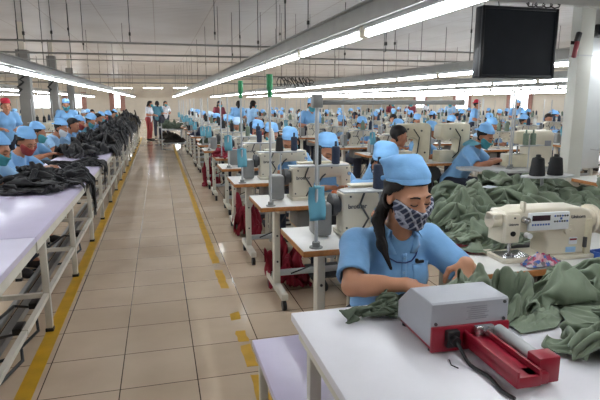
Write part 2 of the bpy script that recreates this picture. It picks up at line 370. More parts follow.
def build_person(J, res, loc, rz, name, label, mask=True, cap=True, fingers=True, hres=None, detail=False, main=False, grip=None, group=None, hairlong=False):
    P = {k: npv(v) for k, v in J.items() if k not in ('hy', 'hp', 'hr', 'bust')}
    hc = P['head']; rot = rotm(J.get('hy', 0), J.get('hp', .3), J.get('hr', 0))
    T = lambda v: hc+rot @ npv(v)*HS
    pts = np.array([P[k] for k in P]); lo = pts.min(0)-.2; hi = pts.max(0)+.2; lo[2] = max(lo[2], -.01)
    root = thing(name, label, 'person', loc, rz, group)
    # --- body
    g = Grid(lo, hi, res)
    waist = (P['pelvis']*.5+P['chest']*.5)
    g.cap(P['pelvis'], waist, .145, .115, .04, 1.35); g.cap(waist, P['chest'], .115, .135, .05, 1.45)
    g.cap(P['shR'], P['shL'], .055, .055, .05); g.cap(P['chest'], P['neck'], .085, .055, .05)
    g.cap(P['neck'], T((0, .02, -.05)), .05, .05, .02)
    for s in 'LR':
        g.cap(P['sh'+s], P['el'+s], .05, .038, .03); g.cap(P['el'+s], P['wr'+s], .039, .0245, .015)
        g.cap(P['el'+s]*.75+P['wr'+s]*.25, P['el'+s]*.45+P['wr'+s]*.55, .041, .034, .02)
        g.cap(P['hip'+s], P['kn'+s], .085, .058, .03); g.cap(P['kn'+s], P['an'+s], .057, .036, .02); g.cap(P['an'+s], P['to'+s], .036, .028, .02)
        gd = (grip or {}).get(s)
        d = P['wr'+s]-P['el'+s]
        if gd: hand(g, P['wr'+s], gd[0], gd[1], gd[2], s == 'L')
        else: hand(g, P['wr'+s], Vector(d)+Vector((0, -.05, -.02)), (0, -.2, 1), .5, s == 'L')
    head_prims(g, hc, rot)
    g.mesh('body', SKIN if main else SKIN2, root)
    # --- shirt
    s_ = Grid(lo, hi, res)
    pel = P['pelvis']; s_.cap(pel+npv((0, 0, -.02)), waist, .165, .14, .04, 1.3); s_.cap(waist, P['chest'], .14, .155, .05, 1.4)
    s_.cap(P['shR'], P['shL'], .058, .058, .05); s_.cap(P['chest'], P['neck'], .1, .062, .05)
    cd = (P['neck']-pel); cd = cd/np.linalg.norm(cd); fwd = npv((0, -1, 0)); fwd = fwd-cd*(fwd@cd)
    if J.get('bust', 1):
        for sx in (-1, 1): s_.ell(P['chest']+npv((sx*.07, 0, -.03))+fwd*.085, (.065, .05, .065), .05)
    for s in 'LR':
        u = P['el'+s]-P['sh'+s]; L = np.linalg.norm(u); u = u/L; cf = P['sh'+s]+u*L*.82
        s_.cap(P['sh'+s], P['sh'+s]+u*L, .06, .064, .035, cut=(cf, u))
        s_.cap(cf-u*.05, cf+u*.08, .05, .052, 0, op='sub')
    X, Y, Z = s_.all(); s_.F += sines(X, Y, Z, 3, .0055 if main else .006, 26)
    s_.cap(P['neck']+npv((0, -.0, .0)), P['neck']+npv((0, -.03, .12)), .058, .075, .01, op='sub')
    s_.cap(P['neck']+npv((0, -.07, .02)), P['neck']+npv((0, -.14, -.1)), .05, .016, .01, op='sub')
    shirt = s_.mesh('shirt', SHIRT, root)
    # --- trousers and shoes
    t = Grid(lo, npv((hi[0], hi[1], pel[2]+.25)), max(res, .009))
    t.cap(P['hipR'], P['hipL'], .115, .115, .04, 1.1)
    for s in 'LR':
        t.cap(P['hip'+s], P['kn'+s], .1, .075, .03); t.cap(P['kn'+s], P['an'+s]+npv((0, 0, .02)), .074, .06, .02)
    t.mesh('trousers', TROUS, root)
    for s in 'LR':
        t = Grid(P['to'+s]-npv((.1, .1, .06)), npv((P['an'+s][0]+.1, P['an'+s][1]+.12, .22)), max(res, .009)); t.cap(P['an'+s]+npv((0, .02, -.03)), P['to'+s], .046, .042, .02); t.cap(P['an'+s]+npv((0, .02, -.03)), P['an'+s]+npv((0, 0, .02)), .044, .042, .02)
        t.F = np.maximum(t.F, .002-t.all()[2]); t.mesh('shoe', SHOE, root)
    # --- head wear
    hr = hres or res; hb = Grid(hc-.2, hc+.2, hr); head_prims(hb, hc, rot)
    X, Y, Z = hb.all(); x, y, z = X-hc[0], Y-hc[1], Z-hc[2]
    lx, ly, lz = ((rot[0][i]*x+rot[1][i]*y+rot[2][i]*z)/HS for i in range(3)); H = hb.F.copy()
    face = np.maximum(np.maximum(ly-.004, lz-.066-.15*np.maximum(0, -ly-.05)), np.abs(lx)-(.1-.6*np.maximum(0, lz)))
    hb.F = np.maximum(np.maximum(H-.013, -face), -.085-lz)
    hb.F = np.maximum(hb.F, -(np.sqrt((np.abs(lx)-.08)**2+(ly-.008)**2*1.2+(lz+.015)**2*.6)-.026))
    if cap: hb.F = np.maximum(hb.F, lz-(.064-.33*ly))
    if main or hairlong:
        kk = [T((-.055, .06, -.03)), T((-.085, .05, -.1)), T((-.1, .03, -.17))+npv((0, .0, 0))]
        if not main: kk = [T((0, .09, -.02)), T((0, .11, -.09)), T((0, .1, -.17))]
        hb.cap(kk[0], kk[1], .026 if main else .045, .024 if main else .04, .02); hb.cap(kk[1], kk[2], .022 if main else .03, .02 if main else .026, .02)
    if main:
        hb2 = Grid(hc-npv((.3, .3, .42)), hc+.2, hr)
        # long tail of hair over the shoulder
        a = P['shR']*.55+P['neck']*.45
        kk = [T((-.05, .075, -.04)), npv((hc[0]-.105, hc[1]+.045, hc[2]-.11)), npv((hc[0]-.105, hc[1]-.0, hc[2]-.2)), npv((hc[0]-.085, hc[1]-.045, hc[2]-.285))]
        for i, (r1, r2) in enumerate(((.024, .022), (.022, .018), (.018, .006))): hb2.cap(kk[i], kk[i+1], r1, r2, .02)
        X2, Y2, Z2 = hb2.all(); hb2.F += .0011*np.sin(X2*380+Y2*150+Z2*25)
        hb2.mesh('ponytail', HAIR, root)
    hb.mesh('hair', HAIR, root)
    if mask:
        top = -.026+.55*np.maximum(np.abs(lx)-.025, 0)
        hb.F = np.maximum(np.maximum(np.maximum(H-.011, lz-top), -.125-lz), ly+.012+.35*np.abs(lz+.045))
        hb.F = hb.F+.0015*np.sin(lz*190+lx*60)
        hb.mesh('face_mask', PLAID if main else MTEAL, root)
    if cap:
        c = Grid(hc-.24, hc+.24, hr); cr_ = (.078, .1, .068) if main else (.08, .102, .074)
        c.ell(T((0, .02, .062)), cr_, .01, rot); c.cap(T((-.035, .07, .105)), T((.03, .04, .11)), .034, .03, .05)
        c.cap(T((0, .115, .03)), T((-.03, .155, .01)), .016, .009, .012); c.cap(T((0, .115, .03)), T((.035, .15, .0)), .016, .009, .012)
        if main: c.cap(T((-.05, .075, .1)), T((-.085, .105, .115)), .026, .006, .03); c.cap(T((.02, -.03, .115)), T((.04, .04, .12)), .02, .016, .04)
        Xc, Yc, Zc = c.all(); x, y, z = Xc-hc[0], Yc-hc[1], Zc-hc[2]
        lx2, ly2, lz2 = ((rot[0][i]*x+rot[1][i]*y+rot[2][i]*z)/HS for i in range(3))
        c.F = np.maximum(c.F+sines(lx2, ly2, lz2, 5, .005, 38), (.05-.33*ly2)-lz2)
        co = c.mesh('cap', CAPM, root)
        b = Grid(hc-.24, hc+.24, hr); b.ell(T((0, .02, .062)), tuple(q+.003 for q in cr_), .01, rot)
        b.F = np.maximum(b.F, np.abs(lz2-(.062-.33*ly2))-.012); b.mesh('cap_band', CAPM, co)
    return root, g, shirt, s_, T, rot, hc
# ================================================================== SETTING
XL, XR, YF, YB, ZC = -12.0, 22.0, -3.0, 48.0, 3.45
def struct(o): o['kind'] = 'structure'; return o
struct(MB().box(((XL+XR)/2, (YF+YB)/2, -.05), (XR-XL, YB-YF, .1)).build('floor', floor_mat(), smooth=0))
struct(MB().box(((XL+XR)/2, (YF+YB)/2, ZC+.05), (XR-XL+.4, YB-YF+.4, .1)).build('ceiling', ceil_mat(), smooth=0))
def wall(name, axis, pos, a0, a1, holes, zs=(.95, 2.15)):
    b = MB()
    def bx(u0, u1, z0, z1):
        if u1-u0 < .01: return
        c, s = (u0+u1)/2, u1-u0
        if axis == 'Y': b.box((c, pos, (z0+z1)/2), (s, .2, z1-z0))
        else: b.box((pos, c, (z0+z1)/2), (.2, s, z1-z0))
    u = a0
    for h0, h1 in holes: bx(u, h0, 0, ZC); bx(h0, h1, 0, zs[0]); bx(h0, h1, zs[1], ZC); u = h1
    bx(u, a1, 0, ZC)
    struct(b.build(name, WALLM, smooth=0))
hb_ = [(-10.6, -8.2), (-7.6, -6.0), (-3.9, -2.9)]
hr_ = [(21+6.5*i, 23.2+6.5*i) for i in range(4)]
hl_ = [(20+5*i, 22.4+5*i) for i in range(5)]
wall('wall_back', 'Y', YB+.1, XL, XR, hb_); wall('wall_right', 'X', XR+.1, YF, YB, hr_); wall('wall_left', 'X', XL-.1, YF, YB, hl_); wall('wall_front', 'Y', YF-.1, XL, XR, [])
wn = 0
def window(axis, pos, a0, a1, curtain=True):
    global wn; wn += 1
    def S(u, z, du, dz, t): return ((u, pos, z), (du, t, dz)) if axis == 'Y' else ((pos, u, z), (t, du, dz))
    z0, z1 = .95, 2.15; c = (a0+a1)/2; b = MB()
    for u in (a0+.025, c, a1-.025): b.box(*S(u, (z0+z1)/2, .05, z1-z0, .08))
    for z in (z0+.025, z1-.025): b.box(*S(c, z, a1-a0-.1, .05, .08))
    f = struct(b.build('window_%d' % wn, LGREY, smooth=0))
    MB().box(*S(c, (z0+z1)/2, a1-a0-.08, z1-z0-.08, .01)).build('pane', GLASS, f, 0)
    if curtain:
        inn = -.16 if axis == 'Y' or pos > 0 else .16
        for u in (a0-.1, a1-.25):
            b = MB(); n = 14; A = []
            for k in range(n+1):
                uu = u+.4*k/n; dd = inn+.03*math.sin(k*1.9)
                A.append([b.bm.verts.new((uu, pos+dd, z) if axis == 'Y' else (pos+dd, uu, z)) for z in (.7, 1.4, 2.3)])
            for p, q in zip(A, A[1:]):
                for j in (0, 1): b.bm.faces.new((p[j], q[j], q[j+1], p[j+1]))
            cu = b.build('curtain', CURT, f); s = cu.modifiers.new('s', 'SOLIDIFY'); s.thickness = .008
for a, b_ in hb_: window('Y', YB+.1, a, b_)
for a, b_ in hr_: window('X', XR+.1, a, b_)
for a, b_ in hl_: window('X', XL-.1, a, b_)
# painted yellow lines on the floor (worn into pieces on the right of the aisle)
def paint():
    m = mat('worn yellow floor paint', srgb(206, 160, 34), .4, var=.14, scale=7); return m
YP = paint()
b = MB(); b.box((-.735, 12, .001), (.085, 22, .002)); struct(b.build('trim_1', YP, smooth=0))
b = MB(); rr = random.Random(3)
for (y0, y1) in ((2.2, 2.62), (2.7, 2.98), (3.02, 3.2), (3.38, 3.5), (4.02, 4.5), (4.72, 6.4), (6.43, 9.2), (9.24, 14), (14.1, 22)):
    n = max(4, int((y1-y0)/.08)); L = []; Rr = []
    for k in range(n+1):
        y = y0+(y1-y0)*k/n; L.append((.447-.032+rr.uniform(-.006, .006), y+(rr.uniform(-.02, .02) if k in (0, n) else 0))); Rr.append((.447+.035+rr.uniform(-.006, .006), y+(rr.uniform(-.02, .02) if k in (0, n) else 0)))
    b.prism(L+Rr[::-1], .0002, .0018, axis='Z')
struct(b.build('trim_2', YP, smooth=0))
ORD = ['nearest', 'second', 'third', 'fourth', 'fifth', 'sixth', 'seventh', 'eighth', 'ninth', 'tenth', 'eleventh', 'twelfth', 'thirteenth', 'fourteenth', 'fifteenth', 'sixteenth', 'seventeenth', 'eighteenth', 'nineteenth', 'twentieth']
ORD += ['twenty-'+o for o in ['first']+ORD[1:9]]+['thirtieth', 'thirty-first', 'thirty-second', 'thirty-third']
def nth(k): return 'nearest' if k == 0 else ORD[k]+' nearest'
# ------------------------------------------------------------------ lamp lines
LZ = 1.865; PIT = 1.53
LROWS = [(-8.15, 'far left lamp line', 5), (-5.0, 'second lamp line left of the aisle', 2), (-1.87, 'lamp line over the long white tables', 0), (1.27, 'lamp line over the aisle-side sewing row', -1),
         (4.4, 'second lamp line right of the aisle', 0), (7.55, 'third lamp line right of the aisle', 2), (10.7, 'fourth lamp line right of the aisle', 5), (13.85, 'fifth lamp line right of the aisle', 7), (17.0, 'sixth lamp line right of the aisle', 10)]
def make_lamp():
    r = empty('ceiling_lamp')
    MB().box((0, 0, .035), (.06, 1.46, .03), .006).build('housing', LGREY, r)
    MB().cyl((0, -.71, 0), (0, .71, 0), .022, n=10).build('tube', TUBE, r)
    for s in (-1, 1): MB().box((0, s*.735, .012), (.05, .045, .07), .008).build('lamp_holder', CREAM, r)
    return r
lamp0 = make_lamp(); used = [0]
rod0 = MB().cyl((0, 0, 0), (0, 0, ZC-LZ-.2), .006, n=6).build('hanging_rod', DARK)
MB().box((0, 0, .42), (.018, .018, .05)).build('turnbuckle', BLACK, rod0)
usedr = [0]
for X, lab, k0 in LROWS:
    ya, yb = .1+PIT*k0, .1+PIT*30
    t = tag(MB().box((0, 0, 0), (.14, yb-ya, .11), .006).build('ceiling_lamp_trunking', TRUNK), 'grey metal trunking carrying the '+lab, 'trunking', 'lamp trunkings'); t.location = (X+.02, (ya+yb)/2, LZ+.135)
    MB().box((.0, 0, .058), (.2, yb-ya, .008)).build('flange', TRUNK, t)
    for i, k in enumerate(range(k0, 30)):
        o = lamp0 if not used[0] else copy_tree(lamp0); used[0] = 1
        o.location = (X, .1+PIT*(k+.5), LZ+.031); tag(o, '%s lit fluorescent lamp of the %s' % (nth(i), lab), 'lamp', 'lamps of the '+lab)
    for i, k in enumerate(range(k0, 30, 2)):
        o = rod0 if not usedr[0] else copy_tree(rod0); usedr[0] = 1
        o.location = (X+.02, .8+PIT*k, LZ+.2); tag(o, '%s thin dark rod hanging the %s' % (nth(i), lab), 'rod', 'rods of the '+lab)
# crosswise lamps far down the hall
for i, (px, s) in enumerate(((122, 'leftmost'), (153, 'middle'), (183, 'rightmost'))):
    o = copy_tree(lamp0); p = at_y(px, 88, 30); o.location = p; o.rotation_euler = (0, 0, math.pi/2); o.scale = (.8, .7, .8)
    tag(o, '%s of three lamps hung crosswise far above the aisle end' % s, 'lamp', 'crosswise lamps at the aisle end')
    for q in (-.4, .4): tag(MB().cyl((p.x+q, p.y, p.z+.06), (p.x+q, p.y, ZC), .006, n=6).build('hanging_wire', DARK), ('left' if q < 0 else 'right')+' wire of the %s crosswise lamp at the aisle end' % s, 'wire')
# pipes running across under the ceiling, loose drop rods
for i, (py, Y, r) in enumerate(((43.5, 9, .016), (55, 12, .02), (75, 19, .022), (83, 26, .03), (61, 14.5, .012))):
    z = at_y(140, py, Y).z; z = min(z, ZC-.1)
    pipe = tag(MB().cyl((XL+.3, Y, z), (XR-.3, Y, z), r, n=8).build('ceiling_pipe', GREY), '%s grey pipe running across the hall under the ceiling' % nth([0, 1, 3, 4, 2][i]), 'pipe', 'pipes across the ceiling')
    for X in range(-10, 22, 4): MB().cyl((X+.3*i, Y, z), (X+.3*i, Y, ZC), .006, n=6).build('pipe_hanger', DARK, pipe)
for i, (px, Y) in enumerate(((24, 8.4), (52, 9.5), (69, 10.6), (83, 11.5), (130, 8.9), (215, 10), (258, 8.6), (232, 12.2), (280, 11), (308, 7), (395, 9.4), (345, 10.4), (386, 7.6))):
    p = at_y(px, 40, Y); z0 = at_y(px, (42, 40, 36, 50, 42, 40, 50, 60, 40, 32, 50, 60, 52)[i], Y).z
    o = MB().cyl((p.x, Y, z0), (p.x, Y, ZC), .007, n=6).build('hanging_rod', DARK); MB().box((p.x, Y, z0+.12), (.03, .03, .05)).build('rod_coupling', BLACK, o)
    tag(o, 'thin dark rod dropping from the ceiling, %s from the left edge' % ORD[i].replace('nearest', 'first'), 'rod', 'loose drop rods')
# dark columns left
for i, (px, Y, w, ty) in enumerate(((25, 15, .28, 50), (53, 19, .26, 56), (70, 24, .26, 68))):
    p = at_y(px, 80, Y); zt = at_y(px, ty, Y).z
    o = MB().box((p.x, Y, zt/2), (w, w, zt), .01).build('column', DCOL); struct(o)
    MB().box((p.x, Y, (zt+ZC)/2), (w*.5, w*.5, ZC-zt)).build('upper_section', WALLM, o)
    if i < 2:
        pl = tag(MB().tube([(p.x-.1+.02*j+.06*math.sin(j*2.1), Y-.3, at_y(px, 92-2.4*j, Y).z) for j in range(9)], .03, 6).build('hanging_cable', BLACK), ('nearer' if i == 0 else 'farther')+' black cable bundle hanging by a dark grey column', 'cable')
        MB().cyl((p.x-.02, Y-.3, at_y(px, 73, Y).z), (p.x-.02, Y-.3, ZC), .008, n=6).build('hanger', DARK, pl)
# curled black cables under the ceiling in the middle
pts = []
for j in range(60):
    t = j/59; pts.append(at_y(278+34*t+3*math.cos(j*1.0), 82+5*math.sin(j*1.05)*(1 if j % 20 < 15 else .4), 12))
o = tag(MB().tube(pts, .012, 6).build('hanging_cable', BLACK), 'black cable hanging in loops below the ceiling, mid hall', 'cable')
for j in (5, 30, 55): MB().cyl(pts[j], (pts[j].x, pts[j].y, ZC), .005, n=5).build('cable_hanger', DARK, o)
# ------------------------------------------------------------------ big post, beam and screen at right
PY = 4.1; PX = at_y(586, 50, PY).x; PW = at_y(593, 50, PY).x-at_y(579, 50, PY).x
post = thing('steel_post', 'big white painted steel post standing right of the black screen', 'post')
MB().box((PX, PY+.06, 1.72), (PW, .12, 3.44), .008).build('shaft', POSTM, post); MB().box((PX, PY+.06, .015), (.3, .34, .03)).build('base_plate', POSTM, post)
MB().box((PX, PY+.055, 1.9), (PW+.012, .13, .012)).build('weld_seam', LGREY, post)
pan = tag(MB().box((PX+.43, PY+.35, 2.1), (.34, .06, 2.6), .01).build('hanging_sheet', mat('white plastic sheet', srgb(214, 218, 220), .4, var=.03)), 'tall white panel hanging just right of the big post', 'panel')
MB().box((PX+.43, PY+.35, 3.42), (.36, .08, .05)).build('top_rail', LGREY, pan)
beam = tag(MB().box((PX-.55, PY-.06, at_y(580, 2, PY).z), (2.7, .08, .1), .004).build('cross_beam', TRUNK), 'grey metal beam across the post above the black screen', 'beam')
MB().box((PX-.55, PY-.06, at_y(580, 2, PY).z+.055), (2.7, .12, .01)).build('flange', TRUNK, beam)
tl, tr = at_y(483, 5, 3.95), at_y(559, 5.5, 3.95); bz = at_y(520, 78, 3.95).z
tv = thing('hanging_screen', 'black flat screen hanging from the beam, switched off', 'screen', ((tl.x+tr.x)/2, 3.95, (tl.z+bz)/2), 0)
W, Hh = tr.x-tl.x, tl.z-bz
MB().box((0, .055, 0), (W, .09, Hh), .008).build('case', BEZEL, tv); MB().box((0, .125, 0), (W*.6, .06, Hh*.6), .02).build('back_housing', BLACK, tv)
b = MB()
for s in (-1, 1): b.box((s*(W/2-.012), .0, 0), (.024, .025, Hh), .004); b.box((0, .0, s*(Hh/2-.012)), (W-.05, .024, .024), .004)
b.build('bezel', BEZEL, tv); MB().box((0, .006, 0), (W-.046, .012, Hh-.046)).build('display', SCREEN, tv)
for s in (-1, 1): MB().tube([(s*.16, .075, Hh/2), (s*.17, .08, Hh/2+.05), (s*.14, .1, Hh/2+.12)], .005, 6).build('hook', DARK, tv)
tag(MB().tube([(tl.x+.42+.016*j+.03*math.cos(j*1.3), 3.96, tl.z+.025+.018*math.sin(j*1.3)) for j in range(22)], .006, 6).build('hanging_cable', BLACK), 'black cable coiled on top of the hanging screen', 'cable')
p = at_y(577, 45, PY-.03)
sc = thing('barcode_scanner', 'small red and black hand tool strapped to the big post', 'tool', (p.x, PY-.035, p.z), 0)
MB().box((0, 0, .07), (.045, .04, .09), .012, Euler((0, .25, 0))).build('head', BLACK, sc); MB().box((-.02, -.005, -.04), (.036, .035, .15), .01, Euler((0, .18, 0))).build('grip', mat('dark red rubber', srgb(130, 40, 50), .5), sc)
MB().box((-.01, .02, .02), (.09, .006, .03)).build('strap', BLACK, sc)
p = at_y(598, 31, PY+.1)
sp = thing('black_unit', 'black floodlight fixed to the right of the big post', 'unit', (p.x, PY+.1, p.z), 0)
MB().box((0, 0, 0), (.13, .12, .11), .015).build('housing', BLACK, sp); MB().box((-.09, 0, .0), (.06, .02, .03)).build('bracket', BLACK, sp); MB().box((0, -.063, 0), (.1, .006, .08)).build('lens', SCREEN, sp)
# ================================================================== FURNITURE PROTOTYPES
def make_table(W=1.1, D=.5, side='L'):
    """sewing table: laminated top, T legs with castors, crossbar, knee motor, treadle"""
    r = empty('sewing_table')
    tp = MB().box((0, 0, .745), (W, D, .03), .004).build('tabletop', WOOD, r); MB().box((0, 0, .7612), (W-.006, D-.006, .0028), .001).build('top_laminate', TABW, tp)
    for s in (-1, 1):
        b = MB(); b.box((s*(W/2-.16), 0, .4), (.045, .075, .66), .004); b.box((s*(W/2-.16), 0, .105), (.05, D+.06, .05), .006); b.box((s*(W/2-.16), 0, .715), (.05, D-.1, .03), .003)
        l = b.build('leg', LEGW, r)
        for q in (-1, 1):
            MB().cyl((s*(W/2-.16)-.014, q*(D/2), .035), (s*(W/2-.16)+.014, q*(D/2), .035), .035, n=14).cyl((s*(W/2-.16), q*(D/2), .03), (s*(W/2-.16), q*(D/2), .085), .012, n=8).build('castor', BLACK, l)
        for q in (.3, .5): MB().cyl((s*(W/2-.16), -.037, q), (s*(W/2-.16), -.043, q), .008, n=8).build('bolt', DARK, l)
    MB().box((0, 0, .2), (W-.34, .04, .04), .004).build('crossbar', LGREY, r)
    MB().box((.02, .05, .17), (.3, .22, .02), .006, Euler((.2, 0, 0))).build('treadle', DARK, r)
    MB().cyl((.02, -.12, .62), (.02, .08, .62), .085, n=18).box((.02, -.02, .7), (.1, .12, .06), .01).build('motor', DARK, r)
    MB().box((-.2, -.05, .645), (.14, .22, .13), .012).build('control_box', GREY, r)
    MB().tube([(-.14, -.1, .6), (-.05, -.16, .45), (-.15, -.18, .3), (-.3, -.1, .22)], .006, 6).build('motor_cable', BLACK, r)
    return r
def make_machine(brand='brother', deluxe=False):
    """lockstitch head seen from behind: column at -x, needle at +x"""
    r = empty('sewing_machine')
    MB().box((.02, 0, .012), (.5, .18, .024), .006).build('bed', CREAM, r); MB().box((.17, .0, .0255), (.12, .1, .003)).build('needle_plate', CHROME, r)
    prof = [(-.225, .02), (-.06, .02), (-.052, .12), (-.03, .15), (.02, .158), (.15, .165), (.155, .095), (.235, .095), (.24, .2), (.225, .262), (.19, .27), (-.12, .262), (-.2, .25), (-.225, .235)]
    bd = MB().prism(prof, -.06, .055, .018).build('arm', CREAM, r)
    MB().box((-.04, 0, .272), (.26, .08, .012), .004).build('top_cover', CREAM2, bd)
    MB().cyl((-.225, 0, .17), (-.245, 0, .17), .045, n=20).cyl((-.245, 0, .17), (-.275, 0, .17), .062, n=24).build('handwheel', DARK, r)
    MB().box((-.33, .0, .1), (.1, .13, .18), .02).build('side_motor', GREY, r)
    MB().cyl((.2, 0, .1), (.2, 0, .05), .008, n=8).cyl((.2, 0, .05), (.2, 0, .026), .0025, n=6).build('needle_bar', CHROME, r)
    MB().box((.2, -.005, .034), (.018, .034, .014), .003).build('presser_foot', CHROME, r)
    MB().tube([(-.1, -.066, .25), (-.13, -.075, .18), (-.08, -.075, .1), (-.12, -.07, .03)], .006, 6).build('oil_hose', DARK, r)
    MB().tube([(.03, -.066, .19), (.0, -.075, .17), (-.03, -.072, .12), (-.02, -.068, .04)], .006, 6).build('knee_lifter_rod', DARK, r)
    for x, z in ((-.18, .22), (-.02, .235), (.08, .235), (.2, .23), (.2, .14), (-.2, .05)): MB().cyl((x, -.058, z), (x, -.0635, z), .006, n=8).build('screw', DARK, bd)
    MB().cyl((.215, -.058, .19), (.215, -.08, .19), .014, n=12).build('tension_disc', CHROME, r)
    if brand: text('brand_lettering', brand, .034, INK, bd, (-.14, -.0612, .165), (math.pi/2, 0, 0), True)
    return r
def make_stand():
    r = empty('thread_stand')
    MB().cyl((0, 0, 0), (0, 0, .34), .008, n=8).cyl((0, 0, 0), (0, 0, .012), .03, n=14).build('rod', LGREY, r)
    MB().box((0, 0, .268), (.44, .1, .008), .003).box((0, 0, .262), (.3, .03, .012)).build('tray', LGREY, r)
    return r
def make_cone():
    r = MB().lathe([(.036, 0), (.038, .006), (.037, .012), (.03, .115), (.026, .125), (.014, .13), (.012, .15), (.009, .152)], n=18).build('thread_cone', THGRN); return r
def make_cylcone():
    return MB().lathe([(.02, 0), (.03, .004), (.03, .12), (.024, .128), (.01, .13), (.008, .165), (.004, .167)], n=16).build('thread_cone', THNAV)
def make_pole(h=.78, green=False, box=False):
    r = empty('power_pole'); MB().cyl((0, 0, 0), (0, 0, h), .0085, n=10).build('tube', LGREY, r); MB().cyl((0, 0, 0), (0, 0, .006), .034, n=16).cyl((0, 0, .006), (0, 0, .03), .02, n=14).build('base_flange', GREY, r)
    if green: MB().cyl((0, 0, h), (0, 0, h+.1), .022, n=12).cyl((0, 0, h-.05), (0, 0, h), .016, n=10).build('green_sleeve', GREENP, r)
    if box: MB().box((0, 0, h-.02), (.05, .045, .06), .006).build('junction_box', GREY, r)
    return r
def make_stool():
    r = empty('work_stool'); MB().box((0, 0, .425), (.36, .26, .03), .006).build('seat', WOODL, r)
    for sx in (-1, 1):
        for sy in (-1, 1): MB().box((sx*.15, sy*.1, .205), (.03, .03, .41), .003).build('leg', LEGW, r)
    MB().box((0, .1, .15), (.27, .02, .02)).box((0, -.1, .15), (.27, .02, .02)).build('stretcher', LEGW, r)
    return r
def make_card():
    b = MB(); n = 8; A = []
    for k in range(n+1):
        z = -.165*k/n; A.append([b.bm.verts.new((x, .018+.012*math.sin(k*.7+x*20)-.01*k/n, z)) for x in (-.042, -.014, .014, .042)])
    for p, q in zip(A, A[1:]):
        for j in range(3): b.bm.faces.new((p[j], p[j+1], q[j+1], q[j]))
    b.box((0, .012, .0), (.03, .04, .012), .003)
    o = b.build('instruction_card', TEALC); s = o.modifiers.new('s', 'SOLIDIFY'); s.thickness = .002; return o
# people prototypes
def seatJ(hp=.35, hy=0., lean=0., bust=1, wr=None):
    J = dict(pelvis=(0, 0, .53), chest=(0, -.12-lean, .815), neck=(0, -.2-lean, .955), head=(0, -.29-lean*1.1, 1.085), shL=(.165, -.15-lean, .915), shR=(-.165, -.15-lean, .915),
             elL=(.25, -.3-lean, .755), elR=(-.25, -.3-lean, .755), wrL=(.09, -.48-lean, .82), wrR=(-.1, -.48-lean, .82),
             hipL=(.1, -.04, .5), hipR=(-.1, -.04, .5), knL=(.12, -.42, .5), knR=(-.12, -.42, .5), anL=(.12, -.4, .09), anR=(-.12, -.4, .09), toL=(.13, -.54, .032), toR=(-.13, -.54, .032), hp=hp, hy=hy, bust=bust)
    if wr: J.update(wr)
    return J
def standJ(hp=.25, hy=0.):
    return dict(pelvis=(0, 0, .86), chest=(0, -.03, 1.13), neck=(0, -.045, 1.275), head=(0, -.09, 1.405), shL=(.165, -.02, 1.235), shR=(-.165, -.02, 1.235),
                elL=(.24, -.04, .99), elR=(-.24, -.04, .99), wrL=(.13, -.22, .98), wrR=(-.13, -.22, .98), hipL=(.09, 0, .83), hipR=(-.09, 0, .83), knL=(.1, -.02, .45), knR=(-.1, -.02, .45),
                anL=(.1, .02, .085), anR=(-.1, .02, .085), toL=(.115, -.12, .032), toR=(-.115, -.12, .032), hp=hp, hy=hy)
def add_eyes(root, T, rot, hc, g):
    for sx in (-1, 1):
        MB().tube([tuple(T((sx*x, y, z))) for x, y, z in ((.016, -.0935, -.004), (.026, -.0965, -.0075), (.036, -.0945, -.0075), (.046, -.086, -.003))], .0026, 5).build('eyelashes', LASH, root)
        MB().tube([tuple(T((sx*x, y, z))) for x, y, z in ((.014, -.1, .026), (.028, -.0985, .031), (.04, -.0935, .03), (.052, -.084, .024))], [.003, .0036, .0034, .0015], 5).build('eyebrow', LASH, root)
PROTO = {}
def proto(key, J, **kw):
    t = build_person(J, .0105, (0, 0, -50), 0, 'person', 'x', **kw); add_eyes(t[0], t[4], t[5], t[6], t[1]); PROTO[key] = [t[0], 0]
proto('sew', seatJ(.4)); proto('sewturn', seatJ(.3, .5, .02)); proto('lean', seatJ(.5, -.35, .08)); proto('bare', seatJ(.3, 0, .03, bust=0), mask=False, cap=False)
proto('stand', standJ()); proto('standhair', standJ(.1, .3), cap=False, hairlong=True)
def person(key, loc, rz, label, group=None, shirt=None, cap=None, mask=None, trousers=None, nomask=False):
    shirt = shirt or SHIRT; trousers = trousers or TROUS; mask = mask or MTEAL; cap = cap or CAPM
    pr = PROTO[key]; o = pr[0] if not pr[1] else copy_tree(pr[0]); first = not pr[1]; pr[1] = 1
    o.location = loc; o.rotation_euler = (0, 0, rz); tag(o, label, 'person', group)
    def setm(ob, m):
        if ob.material_slots: ob.material_slots[0].link = 'OBJECT'; ob.material_slots[0].material = m
    for ch in list(o.children):
        k = ch.name.split('.')[0]
        if k == 'shirt' and shirt: setm(ch, shirt)
        if k == 'trousers' and trousers: setm(ch, trousers)
        if k == 'face_mask':
            if mask is SKIN2: bpy.data.objects.remove(ch); continue
            if mask: setm(ch, mask)
        if k == 'cap' and cap:
            setm(ch, cap)
            for c2 in ch.children: setm(c2, cap)
    return o
T0 = make_table(); M0 = make_machine(); S0 = make_stand(); C0 = make_cone(); C1 = make_cylcone(); P0 = make_pole(); PG = make_pole(.8, True); PB = make_pole(.74, False, True); ST0 = make_stool(); K0 = make_card()
firsts = set()
def inst(p, loc, rz, label, cat, group=None):
    o = p if p.name not in firsts else copy_tree(p); firsts.add(p.name)
    o.location = loc; o.rotation_euler = (0, 0, rz); return tag(o, label, cat, group)
def setmat(o, m):
    o.material_slots[0].link = 'OBJECT'; o.material_slots[0].material = m
